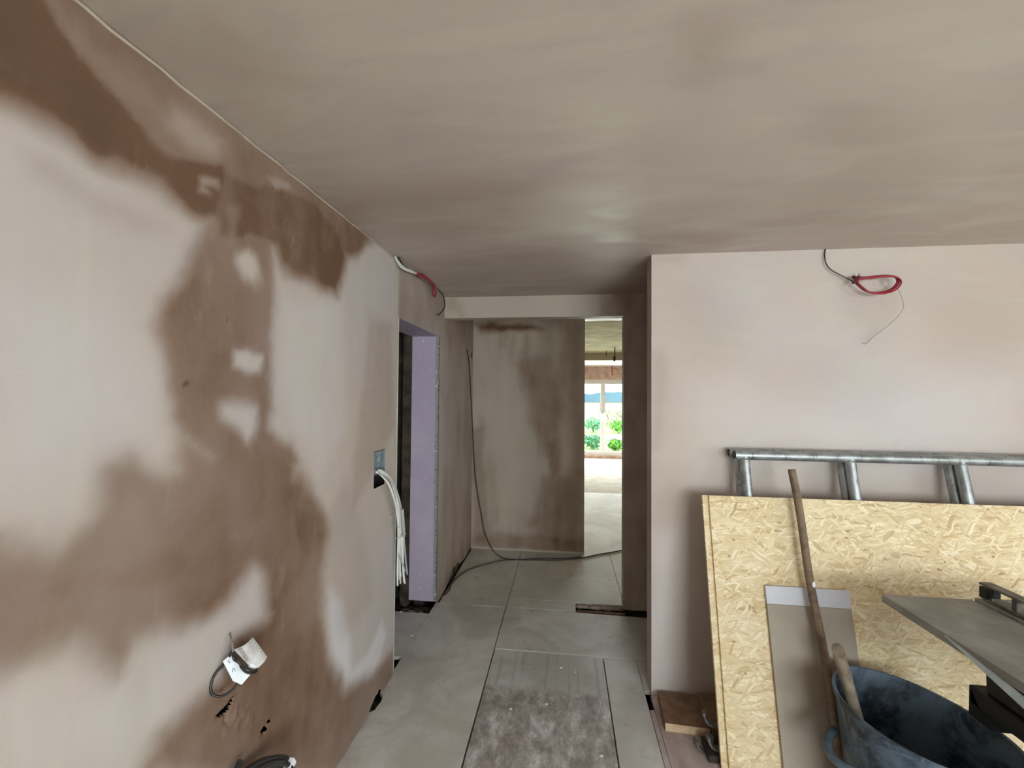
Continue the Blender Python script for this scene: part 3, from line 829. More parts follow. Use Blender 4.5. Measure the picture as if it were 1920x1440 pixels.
# --- doorway in the left wall: purple lined reveal, stud and dark store beyond
door = empty('door_1', (XL, D1, 0), kind='structure')
MB().box((-1.186, D2, .030), (XL - .004, D2 + .013, HD)).build('lining_board', M['purple'], door)
MB().box((-1.186, D1 - .013, .030), (XL - .004, D1, HD)).build('lining_board', M['purple'], door)
MB().box((-1.186, D1 - .013, HD), (XL - .004, D2 + .013, HD + .013)).build('head_lining', M['purple'], door)
bd = MB().box((XL - .024, D2 - .0025, .035), (XL + .001, D2 - .0005, HD - .004)).box((XL - .001, D2 - .0025, .035), (XL + .0015, D2 + .022, HD - .004)); bd.build('corner_bead', M['bead'], door)
MB().box((-1.262, D2 + .005, -.02), (-1.192, D2 + .10, 2.09), None, .003).build('door_stud', M['dark_timber'], door)
MB().box((-1.40, D2 + .12, -.02), (-1.265, D2 + .16, 2.3), None, .003).build('door_stud', M['dark_green_timber'], door)
MB().box((-1.60, D2 + .05, 1.86), (-1.264, D2 + .10, 1.93), None, .003).build('noggin', M['dark_green_timber'], door)
MB().tube([(-1.262, D2 + .03, .08), (-1.235, D2 - .01, .03), (-1.20, D2 - .02, -.01)], .018, 8, 6).build('broken_batten', M['dark_timber'], door)
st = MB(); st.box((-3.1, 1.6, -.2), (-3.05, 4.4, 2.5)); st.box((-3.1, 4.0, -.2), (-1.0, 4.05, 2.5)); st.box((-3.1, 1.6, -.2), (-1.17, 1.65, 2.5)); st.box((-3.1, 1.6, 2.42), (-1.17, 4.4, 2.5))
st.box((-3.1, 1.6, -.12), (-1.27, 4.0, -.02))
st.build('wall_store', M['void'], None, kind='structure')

# ------------------------------------------------------------------ rubble in the floor gaps
def rubble(cx, cy, z, r, seed, label, group, mat='rubble'):
    MB().lump((cx, cy, z), r, seed, 2, (1.3, .8, .6), .45).build('rubble_lump', M[mat], None, smooth=50, label=label, cat='rubble', group=group)


rnd = random.Random(4)
for k in range(9):
    rubble(-1.20 + .022 * k + rnd.uniform(-.01, .01), 3.16 + rnd.uniform(-.02, .05), -.03 + rnd.uniform(-.01, .01), .022 + rnd.uniform(0, .012), k,
           'small lump of rubble in the gap under the purple door lining', 'rubble under the door lining', 'dark_timber' if k % 3 else 'rubble')
for k in range(10):
    rubble(.125 + .034 * k, 3.40 + rnd.uniform(-.006, .010), -.016 + rnd.uniform(-.004, .004), .020 + rnd.uniform(0, .008), 30 + k,
           'pale lump of mortar in the open slot between the hall floor boards', 'mortar lumps in the floor slot')
MB().box((.095, 3.30, -.06), (.46, 3.335, -.004), None, .003).build('floor_batten', M['rust_timber'], None, label='reddish brown batten in the slot between hall floor boards', cat='batten')

# ------------------------------------------------------------------ objects against the right partition
TA = math.radians(13)


def lean(x, s, off=0.0):
    """point on the leaning board: s metres up the slope, off metres out from its face towards the room"""
    y0 = 2.0
    return Vector((x, y0 + s * math.sin(TA) - off * math.cos(TA), s * math.cos(TA) + off * math.sin(TA)))


LM = Matrix.Translation((0, 2.0, 0)) @ Matrix.Rotation(-TA, 4, 'X')      # local: x, -y out of the face, z up the slope
LB = 1.125 / math.cos(TA)

# two galvanised frames
def steel_frame(label, face, xa, xb, ztop, tilt):
    M_ = Matrix.Translation((0, face, ztop)) @ Matrix.Rotation(-tilt, 4, 'X')
    L = ztop / math.cos(tilt) - .005
    root = empty('scaffold_frame', M_ @ Vector((xa, 0, -L)), label=label, cat='scaffold frame', group='scaffold frames against the wall')
    r = .0242; P = lambda x, z: M_ @ Vector((x, 0, z))
    MB().tube([P(xa, -r), P(xb, -r)], r, 20, hollow=.84).build('top_rail', M['galv'], root, smooth=40)
    MB().tube([P(xa, -L + r), P(xb, -L + r)], r, 20, hollow=.84).build('bottom_rail', M['galv'], root, smooth=40)
    for x in (xa + .047, xa + .545, xa + 1.035, xa + 1.53, xa + 2.02):
        b = MB().tube([P(x, -r * 1.1), P(x, -L + r * 1.1)], r * .97, 18)
        ring = [P(x, -r * 1.55) + M_.to_3x3() @ Vector((math.cos(t) * r * .99, math.sin(t) * r * .99, .010 * math.cos(2 * t))) for t in [2 * math.pi * k / 18 for k in range(18)]]
        b.tube(ring, .0045, 6, closed=True)
        b.build('upright', M['galv'], root, smooth=40)
    return root


FT = math.radians(12.7)
steel_frame('front galvanised steel tube frame leaning above the strand board', 2.351, .868, 2.96, 1.341, FT)
steel_frame('rear galvanised steel tube frame next to the plaster wall', 2.403, .858, 2.95, 1.345, FT)

# strand board with tongued left edge
ob = empty('strand_board', lean(.683, 0), label='large yellow oriented strand board leaning on the steel frames', cat='board')
MB().box((.715, 0, .004), (3.08, .018, LB), LM, .001).build('panel', M['osb'], ob)
MB().box((.683, .0005, .004), (.6975, .0165, LB), LM).box((.6975, .013, .004), (.715, .0165, LB), LM).build('tongue', M['osb'], ob)

# grey beige offcut with a lilac strip
cb = empty('board_offcut', lean(1.1, 0, .02), label='grey beige board offcut with lilac strip leaning on the yellow strand board', cat='board')
CT = .755
MB().box((.931, -.016, .004), (1.289, -.003, CT - .078), LM, .0008).build('panel', M['cement'], cb)
MB().box((.931, -.0165, CT - .077), (1.289, -.003, CT), LM, .0008).build('edge_strip', M['strip'], cb, label='lilac white strip')

# long pole
pt, pb = Vector((1.089, 2.237, 1.269)), Vector((1.14, 1.93, .03))
pl = MB()
n_ = 24
pp = [pt + (pb - pt) * (k / n_) + Vector((.004 * math.sin(k * .5), 0, 0)) for k in range(n_ + 1)]
pl.tube(pp, .0165, 14)
po = empty('pole', pb, label='long brown wooden pole leaning on the strand board behind the tub', cat='pole')
pl.build('shaft', M['pole'], po, smooth=50)
MB().lump(pt + (pb - pt) * .40 + Vector((.002, -.0155, .004)), .008, 3, 2, (.8, .5, 1.6)).build('plaster_splash', M['label_paper'], po, smooth=180)

# rubber tub
TC = Vector((1.278, 1.755, 0)); TZ = .47
E1, E2 = Vector((.2958, -.9552, 0)), Vector((.9552, .2958, 0))


def tub_point(t, z, off=0.0):
    k = z / TZ
    f = .80 + .20 * k ** .9
    q = 1 + .012 * math.sin(3 * t + .6) * k
    return TC + (E1 * math.cos(t) * (.275 * f + off) + E2 * math.sin(t) * (.2137 * f + off)) * q + Vector((0, 0, z + .006 * k * math.sin(2 * t + 1)))


tub = empty('rubber_tub', TC, label='open black rubber builders tub with dusty blue bloom in front of the strand board', cat='tub')
NT_ = 72
b = MB(); rings = []
prof = [(0.0, 0, .012), (.0, -.008, .004)] + [(z, 0, 0) for z in np.linspace(.01, TZ - .03, 9)] + [(TZ - .028, .006, 0), (TZ - .008, .008, 0), (TZ, .004, 0), (TZ - .003, -.004, 0)] + [(z, -.006, 0) for z in np.linspace(TZ - .03, .014, 9)]
for z, off, dz in prof[2:]:
    rings.append([b.bm.verts.new(tub_point(2 * math.pi * k / NT_, float(z), off)) for k in range(NT_)])
for r0, r1 in zip(rings, rings[1:]):
    for k in range(NT_): b.bm.faces.new((r0[k], r0[(k + 1) % NT_], r1[(k + 1) % NT_], r1[k]))
b.bm.faces.new(rings[0][::-1]); b.bm.faces.new(rings[-1])
b.build('tub_wall', M['tub'], tub, smooth=60)
for tc in (-1.95, 1.19):                       # two moulded grips hanging out from the side
    h = MB(); pts = []
    for k in range(13):
        s = k / 12; t = tc + (s - .5) * .80
        bow = math.sin(math.pi * s)
        pts.append(tub_point(t, TZ - .175 - .03 * bow, .012 + .055 * bow ** .8))
    h.tube(pts, .016, 10, 2)
    h.build('tub_handle', M['tub'], tub, smooth=60)

sa = Vector((1.114, 1.942, 0.6)); sb = sa + (Vector((1.146, 1.878, 0.36)) - sa) * 2.15
stk = MB().tube([sa + (sb - sa) * (k / 10) for k in range(11)], .0222, 18)
ax_ = (sb - sa).normalized(); cdir = (Vector((0, 0, CAM_H)) - sa); cdir = (cdir - ax_ * cdir.dot(ax_)).normalized()
for v in stk.bm.verts:
    if (v.co - sa).dot(ax_) < .005: v.co += ax_ * (1.0 * (v.co - sa).dot(cdir) + .018)
stk.build('tool_handle', M['stick'], None, smooth=40,
    label='short round wooden handle sticking up out of the black tub', cat='tool handle')

# site table saw
saw = empty('table_saw', (1.6, 1.45, 0), label='dusty dark grey table saw at the right above the tub', cat='table saw')
tt = MB()
TZT = .85
tt.box((1.235, 1.02, TZT - .030), (1.548, 1.868, TZT), None, .002)
tt.box((1.572, 1.02, TZT - .030), (1.98, 1.885, TZT), None, .002)
tt.box((1.548, 1.02, TZT - .030), (1.572, 1.875, TZT - .010))
tt.build('saw_table', M['table_top'], saw)
MB().box((1.300, 1.03, TZT - .065), (1.310, 1.60, TZT - .030), None, .001).build('table_skirt', M['fence_metal'], saw)
fr = empty_fence = MB()
FX = 1.585
fr.box((FX, 1.02, TZT + .001), (FX + .055, 1.865, TZT + .012), None, .001)
fr.box((FX - .006, 1.00, TZT + .058), (FX + .030, 1.875, TZT + .066), None, .001)
fr.box((FX + .030, 1.00, TZT + .050), (FX + .036, 1.875, TZT + .066), None, .001)
for y in (1.855, 1.765, 1.62, 1.47, 1.30, 1.12): fr.box((FX + .006, y - .018, TZT + .012), (FX + .020, y, TZT + .058))
fr.build('rip_fence', M['fence_metal'], saw)
MB().box((FX - .002, 1.845, TZT + .006), (FX + .022, 1.882, TZT + .050), None, .004).box((FX + .002, 1.83, TZT + .020), (FX + .032, 1.852, TZT + .056), None, .003).build('fence_clamp', M['black_plastic'], saw)
bs = Vector((1.235, 1.585, .845)); be = Vector((1.225, 1.20, .776))
dd = (be - bs); 
br = MB(); w_ = Vector((.0, 0, -.004)); 
br.prism([bs + Vector((0, 0, .002)), be + Vector((0, 0, .020)), be + Vector((.0, 0, -.020)), bs + Vector((0, 0, -.002))], (.006, 0, 0))
br.prism([bs + Vector((-.001, 0, .000)), bs + Vector((.018, 0, 0)), be + Vector((.030, 0, -.018)), be + Vector((-.001, 0, -.018))], (0, 0, -.003))
br.build('leg_brace', M['brace'], saw, label='pale blue grey brace')
bx = MB()
bx.box((1.36, 1.10, .664), (1.95, 1.600, TZT - .031), None, .006)
bx.box((1.345, 1.10, .604), (1.95, 1.636, .664), None, .004)
bx.prism([(1.345, 1.636, .664), (1.345, 1.60, .604), (1.345, 1.56, .566), (1.345, 1.640, .566)], (.06, 0, 0))
bx.box((1.352, 1.12, .72), (1.36, 1.40, .80), None, .002)
bx.build('saw_body', M['black_plastic'], saw)
dk_ = MB().tube([(1.346, 1.44, .772), (1.338, 1.44, .772)], .034, 20).tube([(1.338, 1.44, .772), (1.326, 1.44, .772)], .010, 10)
dk_.build('height_knob', M['black_plastic'], saw, smooth=40)
for x, y in ((1.66, 1.16), (1.92, 1.16), (1.62, 1.50), (1.92, 1.50)):
    MB().tube([(x, y, .62), (x + (.05 if x > 1.8 else .10), y + (.03 if y > 1.3 else -.10), 0.004)], .016, 12).build('leg', M['fence_metal'], saw, smooth=40)

# timber offcut on the floor by the partition foot
BM_ = Matrix.Translation((.489, 2.193, 0)) @ Matrix.Rotation(math.radians(-3), 4, 'Z')
blk = empty('timber_offcut', (.489, 2.193, 0), label='short brown timber offcut on the floor at the partition foot', cat='timber offcut')
MB().box((.0, 0, .001), (.205, .225, .040), BM_, .002).build('block', M['pine'], blk)
MB().box((.001, -.0015, .002), (.204, .0, .039), BM_).build('sawn_end', M['pine_cut'], blk, label='pale sawn end')
MB().box((.70, 2.18, .001), (.84, 2.40, .065), None, .003).build('timber_offcut', M['pine'], None, label='reddish timber offcut half hidden behind the strand board edge', cat='timber offcut')

# curved grey pipe clips lying behind the board edge
def pipe_clip(x, y, z, rz, label):
    R = Matrix.Translation((x, y, z)) @ Matrix.Rotation(rz, 4, 'Z')
    b = MB(); n = 18; ro, ri, w = .044, .037, .030
    A = []
    for k in range(n + 1):
        t = math.pi * (1.04 + 1.0 * k / n) ; t = -math.pi * .02 - math.pi * 1.0 * k / n + 0
        A.append((math.cos(t), math.sin(t)))
    for k in range(n):
        q = [(A[k], ri), (A[k], ro), (A[k + 1], ro), (A[k + 1], ri)]
        b.prism([R @ Vector((c[0] * r_, -w / 2, c[1] * r_ + ro)) for c, r_ in q], R.to_3x3() @ Vector((0, w, 0)))
    b.box((-ro - .004, -w / 2, ro - .002), (-ri, w / 2, ro + .012), R); b.box((ri, -w / 2, ro - .002), (ro + .004, w / 2, ro + .012), R)
    return b.build('pipe_clip', M['conduit'], None, smooth=40, label=label, cat='pipe clip', group='pipe clips behind the strand board edge')


MB().box((.640, 2.032, .001), (.78, 2.15, .030), None, .002).build('timber_offcut', M['dark_timber'], None, label='dark timber offcut under the grey pipe clips', cat='timber offcut')
pipe_clip(.690, 2.075, .031, math.radians(6), 'lower grey curved pipe clip beside the strand board edge')
pipe_clip(.688, 2.115, .104, math.radians(-8), 'upper grey curved pipe clip beside the strand board edge')
pipe_clip(.640, 2.10, .001, math.radians(20), 'outer grey curved pipe clip nearest the pale timber end')

# ------------------------------------------------------------------ cables on the right partition
rc = empty('wall_cable', (1.487, 2.422, 2.243), label='black cable with coiled red sleeve hanging on the pale right wall', cat='cable')
MB().tube([(1.363, 2.438, 2.401), (1.354, 2.43, 2.367), (1.355, 2.424, 2.326), (1.373, 2.42, 2.29), (1.412, 2.416, 2.26), (1.451, 2.414, 2.236), (1.483, 2.416, 2.219)], .0030, 8, 6).build('black_lead', M['black_cable'], rc, smooth=180)
red = MB()
for j, (dx, dy, of) in enumerate([(0, 0, .045), (1, 3, .055), (-1, -2, .035)]):
    pts = []
    for px_, py_, o_ in [(1.4811, 2.2169, 0.0027), (1.5009, 2.1861, 0.0078), (1.5306, 2.1579, 0.0143), (1.5705, 2.1488, 0.0194), (1.6103, 2.1535, 0.0191), (1.6451, 2.1665, 0.0145), (1.67, 2.1878, 0.0091), (1.6802, 2.2094, 0.0067), (1.6705, 2.226, 0.0091), (1.6459, 2.2348, 0.0145), (1.6088, 2.2358, 0.0193), (1.5715, 2.2339, 0.0194), (1.5339, 2.2294, 0.0148), (1.5013, 2.2302, 0.0078)]: pts.append(Vector((px_, 0, py_)) + Vector((dx * .0022, PY - of - o_, -dy * .0022)))
    red.tube(pts, .0040, 8, 6, closed=True)
red.build('red_coil', M['red_cable'], rc, smooth=180)
MB().tube([(1.48, 2.412, 2.243), (1.483, 2.392, 2.224), (1.462, 2.382, 2.205)], .009, 8, 4).tube([(1.496, 2.412, 2.243), (1.515, 2.402, 2.231), (1.523, 2.392, 2.231)], .0085, 8, 4).build('tape_wrap', plain('dark_red_tape', (.085, .012, .02, 1), .5), rc, smooth=180)
MB().tube([(1.488, 2.412, 2.243), (1.473, 2.392, 2.252)], .0012, 6).tube([(1.503, 2.412, 2.245), (1.496, 2.392, 2.257), (1.503, 2.392, 2.237)], .0012, 6, 4).build('wire_tail', M['bare_wire'], rc, smooth=180)
MB().tube([(1.652, 2.392, 2.217), (1.633, 2.397, 2.213), (1.649, 2.402, 2.192), (1.656, 2.402, 2.184)], .003, 6, 4).build('cable_end', M['grey_cable'], rc, smooth=180)
MB().tube([(1.675, 2.397, 2.177), (1.69, 2.392, 2.132), (1.7, 2.392, 2.088), (1.697, 2.392, 2.069), (1.675, 2.397, 2.03), (1.636, 2.402, 1.987), (1.59, 2.412, 1.946), (1.566, 2.417, 1.922), (1.552, 2.427, 1.901), (1.545, 2.432, 1.896), (1.537, 2.439, 1.902)], .0014, 6, 6).build('thin_wire', M['bare_wire'], rc, smooth=180)

# cable at the hall ceiling
hc = empty('hall_cable', (-0.939, 2.303, 2.392), label='black and white cables with red loop hanging at the hall ceiling by the left wall', cat='cable')
MB().tube([(-0.949, 2.343, 2.392), (-0.939, 2.327, 2.388), (-0.939, 2.384, 2.368), (-0.939, 2.479, 2.368), (-0.934, 2.557, 2.377), (-0.934, 2.696, 2.392), (-0.934, 2.863, 2.392), (-0.934, 2.948, 2.392), (-0.939, 3.068, 2.392), (-0.939, 3.18, 2.388), (-0.949, 3.289, 2.367), (-0.954, 3.324, 2.324), (-0.957, 3.32, 2.302), (-0.961, 3.275, 2.268), (-0.965, 3.217, 2.236)], .0045, 8, 6).build('black_lead', M['black_cable'], hc, smooth=180)
MB().tube([(-0.959, 2.336, 2.392), (-0.954, 2.31, 2.389), (-0.949, 2.321, 2.374), (-0.939, 2.336, 2.36), (-0.939, 2.427, 2.359), (-0.934, 2.52, 2.37), (-0.934, 2.615, 2.38)], .0050, 8, 6).build('white_lead', M['white_cable'], hc, smooth=180)
MB().tube([(-0.949, 2.337, 2.364), (-0.944, 2.373, 2.35), (-0.939, 2.444, 2.351), (-0.939, 2.552, 2.369), (-0.934, 2.655, 2.385), (-0.929, 2.735, 2.392)], .0050, 8, 6).build('white_lead', M['white_cable'], hc, smooth=180)
MB().tube([(-0.929, 2.601, 2.376), (-0.924, 2.72, 2.392), (-0.924, 2.844, 2.392), (-0.929, 2.945, 2.392)], .0085, 8, 5).tube([(-0.929, 2.611, 2.372), (-0.924, 2.732, 2.381), (-0.924, 2.868, 2.392), (-0.924, 2.941, 2.392), (-0.924, 2.955, 2.365), (-0.924, 2.982, 2.333), (-0.924, 2.958, 2.312), (-0.924, 2.92, 2.326), (-0.924, 2.918, 2.371), (-0.924, 2.929, 2.392), (-0.924, 2.844, 2.392), (-0.924, 2.699, 2.392)], .0058, 8, 5).build('red_loop', M['red_cable'], hc, smooth=180)
MB().tube([(-0.966, 3.178, 2.232), (-0.963, 3.142, 2.217), (-0.961, 3.19, 2.222), (-0.963, 3.225, 2.237)], .004, 6, 4).build('wall_tail', M['dusty_cable'], hc, smooth=180)

# back box and white cable bundle by the doorway
jb = empty('back_box', (XL, 2.18, 1.30), label='small zinc back box sunk in the left wall beside the doorway', cat='back box')
y0_, y1_, z0_, z1_ = BOX[0] + .012, BOX[1] - .002, 1.195, BOX[3] - .002
jm = MB(); d_ = .040
jm.box((XL - d_, y0_, z0_), (XL - d_ + .003, y1_, z1_)); jm.box((XL - d_, y0_, z0_), (XL + .001, y0_ + .003, z1_)); jm.box((XL - d_, y1_ - .003, z0_), (XL + .001, y1_, z1_))
jm.box((XL - d_, y0_, z1_ - .003), (XL + .001, y1_, z1_)); jm.box((XL - d_, y0_, z0_), (XL + .001, y1_, z0_ + .003))
jm.build('box_shell', M['steel'], jb)
for ya, yb in ((y0_ + .003, y0_ + .020), (y1_ - .022, y1_ - .003)): MB().box((XL - .008, ya, 1.25), (XL - .005, yb, 1.268)).build('fixing_lug', M['steel'], jb)
for yy, zz in ((y0_ + .045, 1.235), (y0_ + .085, 1.275)): MB().tube([(XL - d_ + .002, yy, zz), (XL - d_ + .005, yy, zz)], .009, 14).build('knockout', M['dusty_cable'], jb)
wc = empty('cable_bundle', (-0.959, 2.123, 1.195), label='tied bundle of white cables hanging from the wall beside the doorway', cat='cable bundle')
main = [Vector(p) for p in [(-0.999, 2.198, 1.191), (-0.959, 2.135, 1.209), (-0.934, 2.158, 1.187), (-0.914, 2.202, 1.137), (-0.904, 2.246, 1.065), (-0.909, 2.307, 0.977), (-0.914, 2.338, 0.895), (-0.919, 2.37, 0.81), (-0.924, 2.395, 0.711), (-0.924, 2.407, 0.615), (-0.924, 2.427, 0.531)]]
rnd = random.Random(11)
ends = [(-.02, -.030, .0), (.02, -.012, .004), (-.008, .0, .008), (.0, .022, -.004), (.010, .035, .012), (-.012, .012, -.01), (.006, -.020, .014), (.014, .028, -.006)]
for j, (ex, ey, ez) in enumerate(ends):
    ph = rnd.uniform(0, 6.3); pts = []
    for k, p in enumerate(main):
        s = k / (len(main) - 1)
        spread = .018 * math.sin(math.pi * min(1, s * 2.2)) if s < .32 else .016
        tail = max(0, s - .62) / .38
        pts.append(p + Vector((math.cos(ph + 2.2 * s) * spread * .8 + ex * tail, math.sin(ph + 2.2 * s) * spread + ey * tail, math.sin(ph) * spread * (1 - s) + (ez * 2 + rnd.uniform(-.012, .012)) * tail)))
    MB().tube(pts, .0054, 8, 6).build('cable', M['white_cable'] if j != 4 else M['grey_cable'], wc, smooth=180)
MB().tube([p + Vector((.018, 0, 0)) for p in main[5:8]], [.010, .010, .009], 8, 5).build('grey_sleeve', M['grey_cable'], wc, smooth=180)
tc_ = main[7]
MB().tube([tc_ + Vector((math.cos(t) * .024, math.sin(t) * .026, .012 * math.cos(t))) for t in [2 * math.pi * k / 14 for k in range(14)]], .0035, 6, 2, closed=True).tube([(-0.914, 2.323, 0.875), (-0.919, 2.237, 0.91), (-0.939, 2.207, 0.912)], .0022, 6, 4).build('cable_tie', M['grey_cable'], wc, smooth=180)
MB().tube([(-0.939, 2.234, 0.93), (-0.919, 2.221, 0.957), (-0.914, 2.252, 0.954)], .0022, 6, 5).build('tie_tail', M['grey_cable'], wc, smooth=180)
MB().tube([(-0.919, 2.342, 0.715), (-0.914, 2.363, 0.672), (-0.909, 2.392, 0.631), (-0.919, 2.445, 0.579)], .004, 6, 5).build('grey_strand', M['grey_cable'], wc, smooth=180)

# fine cables of the far hall
dc = empty('drop_cable', (XL + .02, 4.40, 2.0), label='thin black cable dropping down the far hall corner to the floor', cat='cable')
MB().tube([(-0.9440, 4.0871, 2.0549), (-0.9440, 4.1621, 1.9572), (-0.9440, 4.2167, 1.8279), (-0.9440, 4.2766, 1.6146), (-0.9440, 4.3694, 1.2843), (-0.9440, 4.4332, 1.0569), (-0.9300, 4.4320, 0.8353), (-0.9009, 4.4400, 0.6131), (-0.8552, 4.4200, 0.3992), (-0.8196, 4.4200, 0.2089), (-0.7623, 4.4200, 0.0750), (-0.7170, 4.4200, 0.0010), (-0.6441, 4.2711, 0.0160), (-0.5542, 4.1999, 0.0160), (-0.4240, 4.2051, 0.0160), (-0.2456, 4.2586, 0.0160), (-0.0382, 4.2887, 0.0160), (0.1714, 4.3614, 0.0160)], .0050, 8, 8).build('lead', M['black_cable'], dc, smooth=180)
MB().lump((XL + .004, 4.37, 2.02), .018, 2, 2, (.5, .8, 1.6)).build('plaster_plug', M['dusty_cable'], dc, smooth=180)
MB().tube([(-1.018, 3.317, 0.006), (-0.954, 3.397, 0.007), (-0.935, 3.485, 0.007), (-0.946, 3.593, 0.007), (-0.929, 3.746, 0.007), (-0.863, 3.92, 0.007), (-0.74, 4.063, 0.007), (-0.579, 4.193, 0.007), (-0.375, 4.236, 0.007), (-0.09, 4.264, 0.007), (0.145, 4.339, 0.007), (0.335, 4.467, 0.007), (0.505, 4.567, 0.007), (0.683, 4.686, 0.007)], .0065, 8, 8).build('floor_cable', M['dusty_cable'], None, smooth=180,
     label='dusty cable snaking along the hall floor from the doorway to the far opening', cat='cable')

# paper tags on the left wall cable
tg = empty('tagged_cable', (-0.959, 1.157, 0.915), label='black cable loop with two white paper tags low on the left wall', cat='cable')
TO = Vector((-0.914, 1.167, 0.837))
tn = Vector((.80, -.55, .25)).normalized()


def on_tag(pts): return [Vector(p) for p in pts]


TPL = dict(low=[(-0.9515, 1.1227, 0.8602), (-0.9422, 1.1406, 0.8697), (-0.8998, 1.1712, 0.8016), (-0.9113, 1.1463, 0.7833), (-0.9266, 1.1322, 0.8016)], up=[(-0.9377, 1.1449, 0.8810), (-0.9112, 1.1892, 0.8933), (-0.8796, 1.2062, 0.8298), (-0.8949, 1.1734, 0.8067)])
lo = TPL['low']; MB().prism(on_tag(lo), tn * -.003).build('lower_tag', M['label_paper'], tg)
u = TPL['up']
cv = MB(); rows = []
for k in range(9):                                # the upper label curls away from the wall
    s = k / 8
    a = Vector(u[0]).lerp(Vector(u[3]), s); c = Vector(u[1]).lerp(Vector(u[2]), s)
    rows.append([a.lerp(c, q / 8) + tn * (.016 * math.sin(math.pi * q / 8) + .004 * math.sin(3 * s + q * .6)) for q in range(9)])
for o_ in (0, -.0015):
    vs = [[cv.bm.verts.new(p + tn * o_) for p in r] for r in rows]
    for i in range(8):
        for j in range(8): cv.bm.faces.new((vs[i][j], vs[i][j + 1], vs[i + 1][j + 1], vs[i + 1][j]))
up_tag = cv.build('upper_label', M['label_grey'], tg, smooth=180, label='crumpled greyish label')
MB().prism(on_tag([(-0.8951, 1.1726, 0.8378), (-0.8750, 1.2001, 0.8338), (-0.8921, 1.1653, 0.8120), (-0.9011, 1.1592, 0.8272)]), tn * -.002).build('folded_flap', M['label_paper'], tg, label='white folded flap')


def print_marks(name, pts, w, parent, off):
    for line in pts:
        L = [Vector(p) + tn * off for p in line]
        MB().tube(L, w, 5, 3 if len(L) > 2 else 0).build(name, M['print_grey'], parent)


print_marks('printed_mark', [[(-0.9432, 1.1325, 0.8550), (-0.9399, 1.1347, 0.8495)], [(-0.9278, 1.1408, 0.8243), (-0.9316, 1.1391, 0.8325), (-0.9330, 1.1359, 0.8299), (-0.9312, 1.1359, 0.8241)], [(-0.9434, 1.1336, 0.8581), (-0.9434, 1.1317, 0.8540)], [(-0.9210, 1.1427, 0.8867), (-0.9172, 1.1444, 0.8784)], [(-0.9160, 1.1450, 0.8759), (-0.9122, 1.1468, 0.8677)], [(-0.9110, 1.1474, 0.8652), (-0.9072, 1.1492, 0.8569)], [(-0.9060, 1.1498, 0.8544), (-0.9022, 1.1516, 0.8461)], [(-0.9166, 1.1455, 0.8869), (-0.9135, 1.1470, 0.8803)], [(-0.9118, 1.1480, 0.8768), (-0.9086, 1.1495, 0.8702)], [(-0.9069, 1.1505, 0.8667), (-0.9037, 1.1520, 0.8600)], [(-0.9020, 1.1530, 0.8565), (-0.8988, 1.1545, 0.8499)], [(-0.9066, 1.1812, 0.8934), (-0.9041, 1.1825, 0.8882)], [(-0.9021, 1.1836, 0.8841), (-0.8996, 1.1849, 0.8789)], [(-0.8975, 1.1859, 0.8747), (-0.8950, 1.1873, 0.8695)], [(-0.8930, 1.1883, 0.8654), (-0.8905, 1.1896, 0.8602)], [(-0.8884, 1.1907, 0.8560), (-0.8859, 1.1920, 0.8508)]], .0011, tg, .001)
bl = MB()
bl.tube([(-0.9332, 1.1314, 0.8847), (-0.9276, 1.1331, 0.8708), (-0.9172, 1.1371, 0.8544), (-0.9065, 1.1448, 0.8371), (-0.8947, 1.1554, 0.8225), (-0.8863, 1.1642, 0.8148), (-0.8846, 1.1729, 0.8125)], .0036, 8, 6); bl.tube([(-0.9324, 1.1346, 0.8814), (-0.9217, 1.1282, 0.8653), (-0.9175, 1.1438, 0.8458), (-0.9060, 1.1381, 0.8368), (-0.8975, 1.1466, 0.8203), (-0.8877, 1.1598, 0.8098), (-0.8850, 1.1736, 0.8074)], .0036, 8, 6); bl.tube([(-0.9393, 1.1370, 0.8765), (-0.9490, 1.1392, 0.8564), (-0.9548, 1.1289, 0.8443), (-0.9626, 1.1174, 0.8360), (-0.9666, 1.1056, 0.8226), (-0.9659, 1.0982, 0.8043), (-0.9604, 1.0980, 0.7861), (-0.9482, 1.1066, 0.7741), (-0.9364, 1.1194, 0.7724), (-0.9284, 1.1331, 0.7771), (-0.9227, 1.1459, 0.7871), (-0.9225, 1.1576, 0.7961)], .0038, 8, 6)
bl.build('black_lead', M['black_cable'], tg, smooth=180)
MB().tube([(-0.973, 1.172, 0.912), (-0.957, 1.155, 0.913), (-0.939, 1.14, 0.903), (-0.929, 1.132, 0.883)], .0026, 7, 5).build('thin_lead', M['bare_wire'], tg, smooth=180)

# coil of shiny black hose at the wall foot
co = empty('hose_coil', (-0.919, 1.244, 0.42), label='coil of shiny black hose at the foot of the left wall', cat='hose')
cc = Vector((-0.9140, 1.2372, 0.4328)) + Vector((0, -.035, -.034))
hz = MB()
for j, (rr, off) in enumerate([(1.0, .0), (.90, .014), (.80, -.008), (.93, -.018)]):
    pts = []
    for k in range(28):
        t = 2 * math.pi * k / 28
        pts.append(cc + Vector((.9, -.35, .2)).normalized() * (off + .006 * math.sin(t * 2 + j)) + Vector((.36, .93, 0)) * (.132 * rr * math.cos(t)) + Vector((-.15, .0, .98)) * (.098 * rr * math.sin(t)))
    hz.tube(pts, .0085, 10, 2, closed=True)
hz.build('coil', M['foil'], co, smooth=180)
MB().tube([cc + Vector((-.035, -.12, .03)), cc + Vector((-.03, -.085, .075)), cc + Vector((-.028, -.045, .108)), cc + Vector((-.03, -.012, .135))], .0085, 10, 6).build('loose_end', M['foil'], co, smooth=180)
MB().box((-.004, -.020, -.012), (.016, .020, .014), Matrix.Translation(cc + Vector((.045, .098, .030))) @ Matrix.Rotation(.5, 4, 'X')).build('white_band', M['label_paper'], co)

